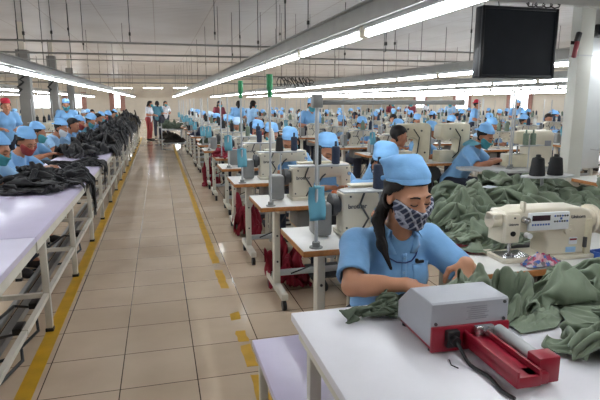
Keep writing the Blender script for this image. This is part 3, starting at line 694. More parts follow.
# ------------------------------------------------------------------ crumpled cloth
# a few sheets of cloth dropped on a plane by the cloth solver: real folds, kept as plain meshes
def drop_cloths(specs, frames=44, n=52, size=.6):
    obs = []
    fm = bpy.data.meshes.new('plane'); fm.from_pydata([(-9, -3, 0), (9, -3, 0), (9, 3, 0), (-9, 3, 0)], [], [(0, 1, 2, 3)])
    fl = bpy.data.objects.new('plane', fm); COL.objects.link(fl); fl.modifiers.new('c', 'COLLISION'); fl.collision.cloth_friction = 25; fl.collision.thickness_outer = .004
    for q, (seed, tilt, fold) in enumerate(specs):
        V = []; Fa = []; Em = Euler((tilt, 0, 0)).to_matrix()
        for j in range(n+1):
            for i in range(n+1):
                u, v = -1+2*i/n, j/n
                z = fold*(.3*mnoise.noise(Vector((u*1.5+seed*3, v*3, seed)))+.14*mnoise.noise(Vector((u*3.2+seed*3, v*6.4, seed+5)))+.05*mnoise.noise(Vector((u*6+seed*3, v*12, seed+9))))
                x = u*size/2+fold*.1*mnoise.noise(Vector((u*2+seed, v*4, seed+2)))
                V.append(Em @ Vector((x, v*size, z))+Vector((0, 0, .33)))
        for j in range(n):
            for i in range(n): a = j*(n+1)+i; Fa.append((a, a+1, a+n+2, a+n+1))
        me = bpy.data.meshes.new('sheet'); me.from_pydata(V, [], Fa)
        o = bpy.data.objects.new('sheet', me); COL.objects.link(o); o.location = (q*1.6-4, 0, 0)
        m = o.modifiers.new('cloth', 'CLOTH'); t = m.settings
        t.quality = 7; t.mass = .25; t.tension_stiffness = 12; t.compression_stiffness = 12; t.shear_stiffness = 4; t.bending_stiffness = 2.5; t.bending_damping = .5; t.air_damping = 1.5
        c = m.collision_settings; c.use_self_collision = True; c.self_distance_min = .006; c.distance_min = .005; c.collision_quality = 3; c.self_friction = 6
        m.point_cache.frame_start = 1; m.point_cache.frame_end = frames+5; obs.append(o)
    for f in range(1, frames+1): SC.frame_set(f)
    dg = bpy.context.evaluated_depsgraph_get(); out = []
    for o in obs:
        m2 = bpy.data.meshes.new_from_object(o.evaluated_get(dg)); P = np.array([tuple(v.co) for v in m2.vertices], 'f4'); Q = [tuple(p.vertices) for p in m2.polygons]
        lo, hi = np.percentile(P, 1, 0), np.percentile(P, 99, 0); c = (lo+hi)/2; hf = (hi-lo)/2
        P[:, 0] = (P[:, 0]-c[0])/hf[0]; P[:, 1] = (P[:, 1]-c[1])/hf[1]; P[:, 2] = np.maximum(0, P[:, 2]-P[:, 2].min())/(hi[2]-lo[2]); P[:, 2] = np.minimum(P[:, 2], 1.25)
        out.append((P, Q)); bpy.data.meshes.remove(m2)
    for o in obs+[fl]: bpy.data.objects.remove(o)
    SC.frame_set(1); return out
SHEETS = drop_cloths([(1, .2, .9), (2, .6, .8), (3, 1.3, .7), (5, .15, .6), (7, .4, .7), (9, .1, .75)])
def crumple(name, m, label, cat, group, seed, c, rx, ry, rot, h, place, sub=0):
    P, Q = SHEETS[seed % len(SHEETS)]; cr, sr = math.cos(rot), math.sin(rot); fx = -1 if seed % 2 else 1; sw = (seed//3) % 2; V = []
    for p in P:
        u, v = (p[1], p[0]) if sw else (p[0], p[1])
        x, y = u*fx*rx, v*ry; V.append(place(c[0]+x*cr-y*sr, c[1]+x*sr+y*cr, .003+h*float(p[2]), .0))
    me = bpy.data.meshes.new(name); me.from_pydata(V, [], Q); me.shade_smooth(); o = link(name, me, m)
    t = o.modifiers.new('thickness', 'SOLIDIFY'); t.thickness = .002; t.offset = 1
    if sub: d = o.modifiers.new('smooth', 'SUBSURF'); d.levels = d.render_levels = sub
    return tag(o, label, cat, group)
def garment(name, m, label, cat, group, seed, c, rx, ry, rot, h, place, N=44, thick=.003, fold=3.2, wob=.2, sharp=1.5, nf=24, tips=.5):
    """one piece of cloth: a crumpled sheet, or for flat ones an angular outline with leaning creases; place() says what lies under it"""
    if h >= .04 and name in ('garment', 'green_garment', 'cloth_bundle'): return crumple(name, m, label, cat, group, seed, c, rx*1.12, ry*1.12, rot, h*1.15, place, 1 if seed >= 200 else 0)
    bm = bmesh.new(); so = seed*7.31; V = []; cr, sr = math.cos(rot), math.sin(rot); rg = random.Random(seed*13+1)
    F = []
    for q in range(nf):
        th = rg.uniform(0, math.pi); F.append((math.cos(th), math.sin(th), rg.uniform(-.75, .75), (.14 if q < 5 else .075)*rg.uniform(.5, 1.1), rg.uniform(.35, .8)*(1 if q < 5 else .6), rg.uniform(-.8, .8), rg.uniform(.3, .8), rg.choice((-1, 1))*rg.uniform(.4, 1.5), rg.uniform(-.7, .7)))
    corner = [rg.uniform(1-tips*.5, 1+tips) for _ in range(4)]
    for i in range(N+1):
        row = []
        for j in range(N+1):
            u, v = -1+2*i/N, -1+2*j/N
            q = (max(abs(u), abs(v))/(math.hypot(u, v)+1e-6)) if (u or v) else 1
            k = .3+.7*q; e = max(abs(u), abs(v))
            cs_ = abs(u*v); kk = corner[(u > 0)*2+(v > 0)]
            k *= 1+(kk-1)*cs_**1.5
            a = math.atan2(v, u)
            wb = 1+wob*1.3*mnoise.noise(Vector((math.cos(a)*1.6+so, math.sin(a)*1.6, so)))*e
            U, W = u*k*wb, v*k*wb
            lo_ = mnoise.noise(Vector((U*1.1+so, W*1.1, so)))
            z = .4*(1-e*e)*(1+.9*lo_); dx = dy = 0
            for (nx, ny, o, w, am, tc_, tl, lean, bend) in F:
                t = U*nx+W*ny-o; l = -U*ny+W*nx; t += bend*.35*(l-tc_)**2+.06*mnoise.noise(Vector((l*2+so, o*5, 1)))
                g_ = am*math.exp(-abs(t/w)**1.35)*math.exp(-((l-tc_)/tl)**2)
                z += .42*g_*(1-.7*e**4); dx += nx*lean*w*g_; dy += ny*lean*w*g_
            n3 = mnoise.noise(Vector((U*5+so, W*5, 3)))
            x, y = (U+dx)*rx, (W+dy)*ry
            hh = h*max(0, z)*(1-.8*e**5)+.004*(1+n3)
            X, Y = c[0]+x*cr-y*sr, c[1]+x*sr+y*cr
            row.append(bm.verts.new(place(X, Y, hh, n3)))
        V.append(row)
    for i in range(N):
        for j in range(N): bm.faces.new((V[i][j], V[i+1][j], V[i+1][j+1], V[i][j+1]))
    bmesh.ops.smooth_vert(bm, verts=bm.verts, factor=.15, use_axis_x=True, use_axis_y=True, use_axis_z=True)
    me = bpy.data.meshes.new(name); bm.to_mesh(me); bm.free(); me.shade_smooth()
    o = link(name, me, m); s = o.modifiers.new('thickness', 'SOLIDIFY'); s.thickness = thick; s.offset = 1
    return tag(o, label, cat, group)
def on_table(x0, x1, y0, y1, z, lift=0.0, zmin=.3):
    def pl(x, y, h, n):
        dx = x-x1 if x > x1 else (x-x0 if x < x0 else 0); dy = y-y1 if y > y1 else (y-y0 if y < y0 else 0)
        d = max(abs(dx), abs(dy))
        if d < .012: return (x, y, z+lift+h)
        X = x1+.016+.02*(1+n)*.5+min(h, .06)*.5 if dx > 0 else (x0-.016-.02*(1+n)*.5-min(h, .06)*.5 if dx < 0 else x)
        Y = y1+.016+.02*(1+n)*.5 if dy > 0 else (y0-.016-.02*(1+n)*.5-min(h, .06)*.5 if dy < 0 else y)
        return (X, Y, max(zmin, z+lift*.3-.0+min(h, .02)-d*1.15))
    return pl
# ================================================================== SEWING ROWS
TZ = .7626
rr = random.Random(11)
def station(row, rlab, X0, Y, k, who='sew', rz=0, green=False, near=False):
    """one sewing place: table, head, stand, cones, pole, card, stool, worker"""
    cx, cy = X0+.55, Y+.25
    Mz = Matrix.Rotation(rz, 3, 'Z')
    def W(dx, dy, z): v = Mz @ Vector((dx, dy, 0)); return (cx+v.x, cy+v.y, z)
    N_ = nth(k); g = row
    inst(T0, W(0, 0, 0), rz, '%s wood edged white sewing table %s' % (N_, rlab), 'table', 'sewing tables of the '+g)
    inst(M0, W(-.05, .02, TZ), rz, 'cream sewing machine on the %s table %s' % (N_, rlab), 'sewing machine', 'sewing machines of the '+g)
    inst(S0, W(-.1, -.13, TZ), rz, 'thread stand on the %s table %s' % (N_, rlab), 'thread stand', 'thread stands of the '+g)
    cols = [THWHT, THNAV, THGRN, THBLK]
    for q in range(2 if k < 14 else 1):
        cm = [(1, THNAV), (0, THGRN)][q] if near and k == 0 else (rr.choice((0, 1)), rr.choice(cols if k else cols[1:]))
        dx = (-.11, .03)[q]
        o = inst(C1 if cm[0] else C0, W(dx, -.13, TZ+.273), rz, '%s %s thread cone on %s table, %s' % (('left', 'right')[q], {THWHT: 'white', THNAV: 'navy', THGRN: 'grey green', THBLK: 'black'}[cm[1]], N_, rlab[7:]), 'thread cone', 'thread cones of the '+g)
        setmat(o, cm[1])
    pz = PB if near and k == 0 else (PG if green else P0)
    px, py = (-.47, -.2)
    inst(pz, W(px, py, TZ), rz, 'slim grey pole%s on the %s table %s' % (' with junction box' if pz is PB else ' with green sleeve' if green else '', N_, rlab), 'pole', 'slim poles of the '+g)
    if (k % 3 != 1) if near else k % 4 == 0:
        inst(K0, W(px, py-.026, TZ+.31+.05*(k % 2)), rz, 'turquoise card on the pole at the %s table, %s' % (N_, rlab[7:]), 'card', 'turquoise cards of the '+g)
    if who:
        inst(ST0, W(.08, .62, 0), rz, 'small wooden stool behind the %s table %s' % (N_, rlab), 'stool', 'stools of the '+g)
        key = who
        sh, sl = (SHIRT, 'sky blue') if rr.random() < .75 else (SHIRT2, 'pale blue')
        mk, ml = rr.choice(((MTEAL, 'teal'), (MTEAL, 'teal'), (MRED, 'red'), (MWHITE, 'white')))
        person(key, W(.08+rr.uniform(-.05, .05), .6, 0), rz+rr.uniform(-.12, .12), '%s worker at %s table, %s' % ('bare headed' if key == 'bare' else 'blue capped %s masked' % ml, N_, rlab.replace('in the ', '')), 'workers of the '+g, shirt=sh, mask=mk, cap=rr.choice((CAPM, CAPM, CAPP)) if k > 3 else CAPM)
A_ = 'in the aisle-side row'
pose = ['sewturn', 'sew', 'lean', 'sew', 'lean', 'sew', 'sewturn', 'lean']
for k in range(17):
    if k == 0: station('aisle-side row', A_, .65, 2.36, 0, None, near=True)
    else: station('aisle-side row', A_, .65+(.04*math.sin(k*2) if k > 1 else 0), 2.36+1.1*k, k, pose[k % 8] if k != 13 else None, green=k in (1, 2), near=True)
rows = [('second row from the aisle', 2.75, 6.6, 15), ('third row from the aisle', 4.65, 6.9, 15), ('fourth row from the aisle', 6.55, 7.4, 14), ('fifth row from the aisle', 8.45, 8.9, 12), ('sixth row from the aisle', 10.4, 11.0, 10), ('seventh row from the aisle', 12.3, 13.2, 7)]
for ri, (nm, X0, Y0, n) in enumerate(rows):
    for k in range(n):
        if rr.random() < .06 or (ri, k) in ((0, 3), (3, 3), (4, 7)): who = None
        else: who = rr.choice(('sew', 'sew', 'sewturn', 'lean', 'bare') if ri else ('sew', 'lean', 'sewturn', 'sew'))
        station(nm, 'in the '+nm, X0+rr.uniform(-.04, .04), Y0+1.25*k, k, who)
for ri, (nm, X0, Y0, n) in enumerate((('row behind the long tables', -3.03, 12.6, 7), ('far left row', -5.8, 17.5, 5))):
    for k in range(n): station(nm, 'in the '+nm, X0, Y0+1.3*k, k, None if k == 0 and ri == 0 else ('sew', 'lean', 'bare', 'sewturn')[k % 4])
# aisle-side worker behind the first machine: head turned to her right, plaid mask
inst(ST0, (1.42, 3.26, 0), 0, 'small wooden stool behind the sewing table nearest in the aisle-side row', 'stool', 'stools of the aisle-side row')
person('sew', (1.47, 3.26, 0), -.4, 'worker in light blue cap and plaid mask directly behind the woman in the foreground', 'workers of the aisle-side row', mask=PLAID)
# cross bar from the nearest pole
o = tag(MB().box((1.14, 2.41, TZ+.715), (.76, .022, .022), .003).build('wiring_rail', GREY), 'grey wiring rail running right from the nearest slim pole', 'rail')
MB().box((1.5, 2.41, TZ+.715), (.03, .03, .03), .003).build('rail_end', GREY, o)
ob = thing('plastic_box', 'orange plastic box on the second nearest table beside its machine', 'box', (1.28, 3.52, TZ), 0)
b = MB()
for s in (-1, 1): b.box((s*.075, 0, .035), (.006, .12, .07)); b.box((0, s*.057, .035), (.144, .006, .07))
b.box((0, 0, .004), (.15, .12, .006)); b.build('tub', ORANGE, ob); MB().box((0, 0, .073), (.16, .13, .008), .003).build('rim', ORANGE, ob)
# red bags/cloths under and on the aisle-side tables
def floor_place(x, y, h, n): return (x, y, .003+h)
for i, (x, y, rx, ry, h, z) in enumerate(((.95, 4.05, .17, .2, .3, 0), (.92, 5.7, .15, .2, .32, 0), (.85, 9.3, .14, .18, .36, 0))):
    garment('cloth_bundle', REDF, 'crimson cloth bundle on the floor under the %s aisle-side tables' % ('second and third', 'third and fourth', 'sixth and seventh')[i], 'cloth', None, 50+i, (x, y), rx, ry, .2, h, floor_place, N=26)
for i, (k, m, h, cn) in enumerate(((4, REDF, .1, 'crimson'), (8, NAVYF, .14, 'navy'), (10, BLACKF, .14, 'black'), (6, GREEND, .1, 'dark olive'), (12, GREENF, .12, 'olive'))):
    garment('garment', m, '%s garment lying on the left end of the %s aisle-side table' % (cn, nth(k)), 'garment', 'garments on the aisle-side tables', 60+i, (.9, 2.6+1.1*k), .2, .2, .1, h, on_table(.65, 1.75, 2.37+1.1*k, 2.85+1.1*k, TZ), N=24)
# low carts at the end of the aisle-side row
for i, (x, y) in enumerate(((.45, 17.2), (.35, 18.8))):
    c = thing('low_cart', '%s low metal cart with garments near the far end of the aisle' % ('nearer', 'farther')[i], 'cart', (x, y, 0), 0)
    for z in (.2, .62): MB().box((0, 0, z), (.8, .6, .03), .005).build('shelf', LGREY, c)
    for sx in (-1, 1):
        for sy in (-1, 1): MB().cyl((sx*.38, sy*.28, .06), (sx*.38, sy*.28, .8), .014, n=8).cyl((sx*.38-.012, sy*.28, .03), (sx*.38+.012, sy*.28, .03), .03, n=10).build('leg', LGREY, c)
    for j, z in enumerate((.216, .636)): garment('garment', (BROWNF, GREEND)[j], '%s garment on the %s shelf of the %s low cart by the aisle end' % (('brown', 'olive')[j], ('lower', 'upper')[j], ('nearer', 'farther')[i]), 'garment', 'garments on the low carts', 70+i*2+j, (x, y), .32, .24, .1, .2, (lambda zz: lambda a, b_, h, n: (a, b_, zz+h))(z), N=22)
# ================================================================== LONG WHITE TABLES LEFT
LX0, LX1, LTZ = -1.3, -.657, .78
ys = [-.2, 2.93, 5.24, 7.54, 9.84, 12.14, 14.44, 16.74, 19.04, 21.3]
for i, (y0, y1) in enumerate(zip(ys, ys[1:])):
    t = thing('work_table', 'long white work table left of the aisle, %s section' % nth(i), 'table', ((LX0+LX1)/2, (y0+y1)/2, 0), 0, 'long white work tables')
    L = y1-y0-.012; w = LX1-LX0
    tp = MB().box((0, 0, LTZ-.016), (w, L, .032), .003).build('tabletop', LAV, t); MB().box((w/2-.016, 0, LTZ-.055), (.03, L-.02, .05)).box((-w/2+.016, 0, LTZ-.055), (.03, L-.02, .05)).build('apron', LEGW, t)
    for sx in (-1, 1):
        for yy in ((-L/2+.59, L/2-.585) if i else (-L/2+.3, L/2-.585)):
            l = MB().box((sx*(w/2-.1), yy, .375), (.04, .04, .70), .003).build('leg', LEGW, t)
            MB().box((sx*(w/2-.1), yy, .012), (.05, .05, .024), .004).build('foot', BLACK, l)
    MB().box((w/2-.1, 0, .25), (.03, L, .03)).box((-w/2+.1, 0, .25), (.03, L, .03)).build('rail', LEGW, t)
    for yy in ((-L/2+.59, L/2-.585) if i else (-L/2+.3, L/2-.585)): MB().box((0, yy, .25), (w-.2, .03, .03)).build('cross_rail', LEGW, t)
o = tag(MB().box((-.98, 8, .05), (.05, 18, .05)).box((-1.08, 8, .03), (.03, 18, .03)).build('floor_conduit', GREY), 'grey conduit lying on the floor under the long white tables', 'conduit')
for i, (y, w) in enumerate(((2.9, .0), (3.3, .1), (5.2, .05))):
    pts = [(-1.25, y-.3, .02), (-1.1, y-.1, .12), (-.95, y+.1+w, .2), (-.84, y+.25, .16), (-.8, y+.1, .06), (-.9, y-.15, .015), (-1.2, y-.35, .012)]
    c = tag(MB().tube(pts, .01, 6).build('extension_lead', BLACK), '%s black cord looping under the long white tables' % ('nearest', 'second', 'third')[i], 'cord')
    MB().box((-.84, y+.25, .19), (.05, .12, .04), .006).build('plug', BLACK, c)
place_l = lambda lift=0: on_table(LX0, LX1-.001, -5, 30, LTZ, lift, .42)
heaps = [(-1.1, 4.62, .36, .30, .1, 0), (-1.0, 5.3, .3, .26, .1, .01), (-.78, 5.05, .38, .16, .07, 0), (-1.0, 4.7, .3, .16, .06, .02), (-.84, 6.3, .3, .2, .06, 0), (-1.05, 7.5, .3, .5, .15, 0), (-.84, 8.2, .28, .45, .17, .03),
         (-.95, 9.1, .32, .5, .2, .02), (-.85, 9.9, .3, .5, .17, .05), (-.95, 11, .32, .6, .24, 0), (-.85, 12.2, .3, .6, .24, .03), (-.95, 13.4, .32, .6, .26, 0), (-.9, 14.8, .32, .6, .24, .03), (-.95, 16.2, .32, .6, .28, 0), (-.9, 17.6, .3, .6, .3, .03), (-.95, 19.2, .32, .7, .34, 0)]
for i, (x, y, rx, ry, h, lf) in enumerate(heaps):
    garment('garment', BROWNF if i in (13, 15) else BLACKF, '%s crumpled black garment on the long white tables, counting from the camera' % nth(i) if i not in (13, 15) else 'dark brown garment heap on the long white tables, %s of two' % ('nearer' if i == 13 else 'farther'), 'garment', 'garments on the long white tables', 100+i, (x, y), rx, ry, rr.uniform(-.2, .2), h, place_l(lf), N=40 if i < 9 else 26)
# workers along the far side of the long tables, facing the aisle
lw = [(-1.60, 5.02, 'sew', 'teal', MTEAL, 0), (-1.66, 5.95, 'lean', 'red', MRED, .0), (-1.82, 7.55, 'sewturn', 'teal', MTEAL, 0), (-1.74, 8.9, 'sew', 'white', MWHITE, .0), (-1.76, 9.9, 'bare', '', None, 0), (-1.76, 10.9, 'sew', 'red', MRED, 0), (-1.76, 11.9, 'lean', 'teal', MTEAL, 0), (-1.76, 12.9, 'sew', 'white', MWHITE, 0),
      (-1.76, 13.9, 'bare', '', None, 0), (-1.76, 14.9, 'sew', 'teal', MTEAL, 0), (-1.76, 15.9, 'lean', 'red', MRED, 0), (-1.76, 17, 'sew', 'teal', MTEAL, 0), (-1.76, 18.1, 'bare', '', None, 0), (-1.76, 19.2, 'sewturn', 'teal', MTEAL, 0)]
for i, (x, y, key, mn, mm, dz) in enumerate(lw):
    rz = math.pi/2-(.35 if i < 4 else .2)
    inst(ST0, (x, y, dz), rz, 'small wooden stool of the %s worker at the long white tables' % nth(i), 'stool', 'stools at the long tables') if not dz else None
    person(key, (x, y, 0), rz, '%s worker seated at the long white tables, %s to the camera' % ('blue capped %s masked' % mn if mn else 'bare headed', nth(i)), 'workers at the long white tables', shirt=(SHIRT2, SHIRT, SHIRT)[i % 3] if i not in (6, 9) else (SHIRTT if i == 6 else SHIRTR), mask=mm)
    if dz: inst(ST0, (x, y, 0), rz, 'small wooden stool of the %s worker at the long white tables' % nth(i), 'stool', 'stools at the long tables')
# ------------------------------------------------------------------ standing people
def stand_at(px, Y, key, rz, label, **kw):
    x = at_y(px, 120, Y).x; return person(key, (x, Y, 0), rz, label, None, **kw)
stand_at(67, 13.4, 'stand', .2, 'woman in blue cap standing behind the long tables, looking down')
stand_at(6, 11.2, 'stand', .5, 'person in red headscarf standing at the far left edge', cap=CAPR, mask=SKIN2)
stand_at(149, 21.3, 'standhair', 1.2, 'long haired woman in white blouse standing at the aisle end, left of two', shirt=SHIRTW, trousers=MRED)
stand_at(157.5, 23.5, 'standhair', 3.0, 'woman in teal shirt standing at the aisle end with her back turned', shirt=SHIRTT, trousers=TROUS)
stand_at(165.5, 25.5, 'standhair', .4, 'woman in pale blouse standing at the aisle end, rightmost', shirt=SHIRTW)
stand_at(310, 10.9, 'stand', .15, 'woman in pale blue cap standing tall over the middle sewing rows', mask=MTEAL)
stand_at(251, 15.5, 'standhair', 1.9, 'worker with dark hair in blue shirt standing right of the green sleeved poles', shirt=SHIRT2)
stand_at(238, 17.5, 'standhair', 2.6, 'worker in blue shirt with back turned standing among the far machines', shirt=SHIRT)
stand_at(219, 20, 'standhair', .4, 'person in dark red shirt standing far back left of the green sleeved poles', shirt=SHIRTR)
stand_at(473, 13.3, 'stand', .9, 'person in bright red headscarf and blue shirt standing at the right', cap=CAPR, mask=SKIN2, shirt=SHIRT)
stand_at(516, 15.4, 'stand', -.5, 'standing person in blue with dark mask just left of the big post', mask=BLACKF)
stand_at(450, 20, 'standhair', -.8, 'person in grey blue shirt standing far back near a curtain', shirt=SHIRT2)
stand_at(390, 22, 'standhair', .3, 'person in dark red shirt standing far back, left of two', shirt=SHIRTR)
stand_at(410, 21, 'standhair', -.4, 'person in dark red shirt standing far back, right of two', shirt=SHIRTR)
stand_at(425, 25, 'standhair', .5, 'person in white shirt standing far back before the window', shirt=SHIRTW)
# ================================================================== MIDDLE STATIONS WITH BIG MACHINES (operators sit at their left)
def make_big(s=1.):
    r = empty('bartack_machine')
    pr = [(.16, 0), (.17, .44), (.13, .47), (-.2, .46), (-.24, .43), (-.25, .3), (-.2, .26), (-.12, .27), (-.06, .3), (.0, .27), (.02, .2), (.0, .12), (-.05, .09), (-.05, 0)]
    bd = MB().prism([(x*s, z*s) for x, z in pr], -.085*s, .085*s, .02).build('frame', CREAM2, r)
    MB().box((.175*s, 0, .25*s), (.03*s, .13*s, .34*s), .012).build('motor_cover', GREY, r)
    MB().box((-.16*s, -.02, .07*s), (.2*s, .16*s, .14*s), .01).build('work_bed', CREAM2, r)
    MB().cyl((-.2*s, 0, .3*s), (-.2*s, 0, .15*s), .012, n=8).box((-.2*s, 0, .15*s), (.05, .04, .015)).build('clamp', CHROME, r)
    MB().tube([(-.05, -.09*s, .4*s), (.02, -.1*s, .3*s), (.0, -.1*s, .12*s), (-.08, -.1*s, .05)], .007, 6).build('cable', BLACK, r)
    for x, z in ((-.12, .4), (.05, .38), (.1, .12), (-.18, .1)): MB().cyl((x*s, -.084*s, z*s), (x*s, -.09*s, z*s), .012, n=10).build('bolt', DARK, bd)
    return r
B1 = make_big(1.); B2 = copy_tree(B1); B3 = empty('bartack_machine')
bd = MB().prism([(.15, 0), (.165, .37), (.13, .41), (-.14, .405), (-.165, .37), (-.165, .26), (-.12, .23), (-.1, .06), (-.1, 0)], -.13, .13, .03).build('frame', CREAM, B3)
MB().box((-.2, -.02, .33), (.1, .14, .14), .012).build('head', CREAM2, B3); MB().cyl((-.2, -.03, .26), (-.2, -.03, .15), .01, n=8).box((-.2, -.03, .15), (.05, .05, .012)).build('needle_bar', CHROME, B3)
MB().box((-.22, 0, .07), (.24, .2, .14), .012).build('work_bed', CREAM2, B3); MB().box((.09, -.1315, .27), (.07, .003, .06), .001).build('rating_plate', LABELM, bd)
for x, z in ((-.13, .37), (.12, .05), (-.05, .1)): MB().cyl((x, -.129, z), (x, -.135, z), .01, n=10).build('bolt', DARK, bd)
inst(T0, (3.2, 5.78, 0), 0, 'white topped wood edged table carrying two big cream machines right of the foreground cap', 'table', 'tables of the big machines')
B1.location = (2.98, 5.75, TZ); tag(B1, 'big cream machine in front of the bare headed man', 'sewing machine'); B1.rotation_euler = (0, 0, -.1)
B2.location = (3.5, 5.72, TZ); tag(B2, 'big cream machine left of the woman with the turquoise towel', 'sewing machine'); B2.rotation_euler = (0, 0, .05)
person('bare', (2.42, 5.75, 0), 1.3, 'bare headed man with black hair sitting left of a big cream machine, facing right', shirt=SHIRT)
inst(ST0, (2.4, 5.75, 0), 1.3, 'small wooden stool under the bare headed man', 'stool')
person('lean', (3.2, 6.45, 0), .6, 'worker bent low behind the two big cream machines', shirt=SHIRT, mask=MWHITE)
inst(ST0, (3.2, 6.45, 0), .6, 'small wooden stool under the worker behind the two big cream machines', 'stool')
ct = thing('counter_table', 'pale grey counter carrying the biggest cream machine', 'table', (3.85, 4.95, 0), 0)
tp = MB().prism([(-.62, .26), (-.66, .1), (-.3, -.24), (.62, -.27), (.62, .28)], .735, .76, .003, axis='Z').build('tabletop', LGREY, ct)
for s in (-1, 1): MB().box((s*.45, 0, .37), (.05, .07, .72), .004).box((s*.45, 0, .03), (.05, .5, .05), .005).build('leg', LEGW, ct)
MB().box((0, .05, .25), (.86, .04, .05)).build('crossbar', LGREY, ct); MB().box((.1, .05, .6), (.3, .25, .2), .02).build('motor_box', DARK, ct)
B3.location = (4.08, 5.0, .762); tag(B3, 'biggest cream machine standing on the pale grey counter behind the green cloth', 'sewing machine'); B3.rotation_euler = (0, 0, -.25); B3.scale = (1., 1., 1.)
person('lean', (3.42, 5.62, 0), .75, 'worker with turquoise towel over the shoulder bending to the biggest cream machine', shirt=SHIRT, mask=MTEAL)
inst(ST0, (3.42, 5.62, 0), .75, 'small wooden stool under the worker with the turquoise towel', 'stool')
tw = garment('towel', TEALC, 'turquoise towel hanging over the shoulder of the worker at the biggest machine', 'towel', None, 91, (3.6, 5.44), .1, .13, .4, .05, lambda x, y, h, n: (x, y, 1.01+h-.6*abs(x-3.58)), N=20)
for i, (x, z, hh) in enumerate(((3.78, 0, .5), (3.68, 0, .62))):
    p = inst(P0, (x, 4.98-.1*i, .762), 0, ('right' if i == 0 else 'left')+' slim white pole on the pale grey counter', 'pole'); p.scale = (1, 1, 1.1)
for i, x in enumerate((3.86, 3.93)):
    o = inst(C1, (3.79+.09*i, 4.78, .762+.26), 0, ('left' if i == 0 else 'right')+' grey green cone before the biggest cream machine', 'thread cone'); setmat(o, THGRN)
inst(S0, (3.84, 4.78, .754), 0, 'thread stand on the front of the pale grey counter', 'thread stand').scale = (.7, 1, 1)
# green cloth table
def simple_table(name, label, x0, x1, y0, y1, z, topm, legs=True, edge=LEGW, ins=.05):
    t = thing(name, label, 'table', ((x0+x1)/2, (y0+y1)/2, 0)); w, d = x1-x0, y1-y0
    tp = MB().box((0, 0, z-.015), (w, d, .03), .004).build('tabletop', topm, t)
    MB().box((0, -d/2+.03, z-.055), (w-.08, .025, .05)).box((0, d/2-.03, z-.055), (w-.08, .025, .05)).box((-w/2+.03, 0, z-.055), (.025, d-.08, .05)).box((w/2-.03, 0, z-.055), (.025, d-.08, .05)).build('apron', edge, t)
    for sx in (-1, 1):
        for sy in (-1, 1): l = MB().box((sx*(w/2-ins), sy*(d/2-.05), (z-.03)/2+.01), (.042, .042, z-.05), .004).build('leg', edge, t); MB().box((sx*(w/2-ins), sy*(d/2-.05), .01), (.05, .05, .02)).build('foot', BLACK, l)
    return t
simple_table('work_table', 'white table buried under the olive green cloth heap behind the control panel machine', 1.8, 3.0, 2.42, 3.42, .76, TABW)
pg = lambda lift=0: on_table(1.8, 3.0, 2.42, 3.42, .765, lift, .45)
gh = [(2.0, 3.15, .45, .4, .2, .12, 0, 'leftmost'), (2.55, 3.1, .42, .36, .1, .15, .0, 'rearmost'), (1.98, 2.66, .4, .34, .4, .14, .01, 'front left'), (2.42, 2.75, .4, .34, -.2, .15, .03, 'topmost middle'), (2.45, 3.15, .36, .26, .3, .12, .08, 'highest'), (2.75, 2.62, .3, .3, .1, .12, .02, 'right hand'), (1.72, 2.62, .22, .26, .3, .07, .0, 'lowest hanging')]
for i, (x, y, rx, ry, rot, h, lf, nm) in enumerate(gh):
    garment('green_garment', GREENF if i not in (0, 1, 5) else mat('olive twill in a darker dye', srgb(106, 117, 100), .85, var=.1, scale=6, bump=.35, bscale=18), '%s olive green piece of the big heap behind the control panel machine' % nm, 'garment', 'olive pieces of the big heap', 200+i, (x, y), rx, ry, rot, h, pg(lf), N=54, fold=2.6)
pg2 = on_table(1.22, 3.0, 1.84, 3.42, .765, .0, .45)
for i, (x, y, rx, ry, rot, h, nm) in enumerate(((1.72, 2.62, .26, .24, .5, .17, 'sloping left'), (1.55, 2.36, .2, .16, .8, .1, 'nearest left'), (2.15, 2.42, .26, .16, -.2, .12, 'close behind the arm'))):
    garment('green_garment', GREENF, '%s olive green piece of the big heap behind the control panel machine' % nm, 'garment', 'olive pieces of the big heap', 221+i*2, (x, y), rx, ry, rot, h, pg2)
tag(garment('paper_tag', MWHITE, 'small white paper slip lying on the olive cloth heap', 'paper', None, 215, (2.02, 2.86), .05, .035, .5, .008, lambda x, y, h, n: (x, y, .94+h), N=8), None)
cs = thing('thread_stand', 'thread stand with pale oval tray beside the big post, holding two black cones', 'thread stand', (2.46, 2.86, .76))
MB().cyl((0, .05, 0), (0, .05, .24), .011, n=10).cyl((0, .05, 0), (0, .05, .015), .05, n=16).build('rod', LGREY, cs)
MB().prism([(.2*math.cos(a), .085*math.sin(a)) for a in [2*math.pi*k/28 for k in range(28)]], .236, .246, .002, axis='Z').build('tray', LGREY, cs)
for i, x in enumerate((2.375, 2.515)):
    o = MB().lathe([(.052, 0), (.055, .006), (.054, .02), (.043, .14), (.04, .152), (.028, .156), (.02, .162), (.014, .164)], n=24).build('thread_cone', THBLK); o.location = (x, 2.86, .76+.247); o.scale = (.9, .9, .75); tag(o, 'big black thread cone, %s one on the pale oval tray' % ('left', 'right')[i], 'thread cone')
    MB().lathe([(.018, 0), (.018, .02), (.012, .024)], (0, 0, .16), 14).build('core', BLACK, o)
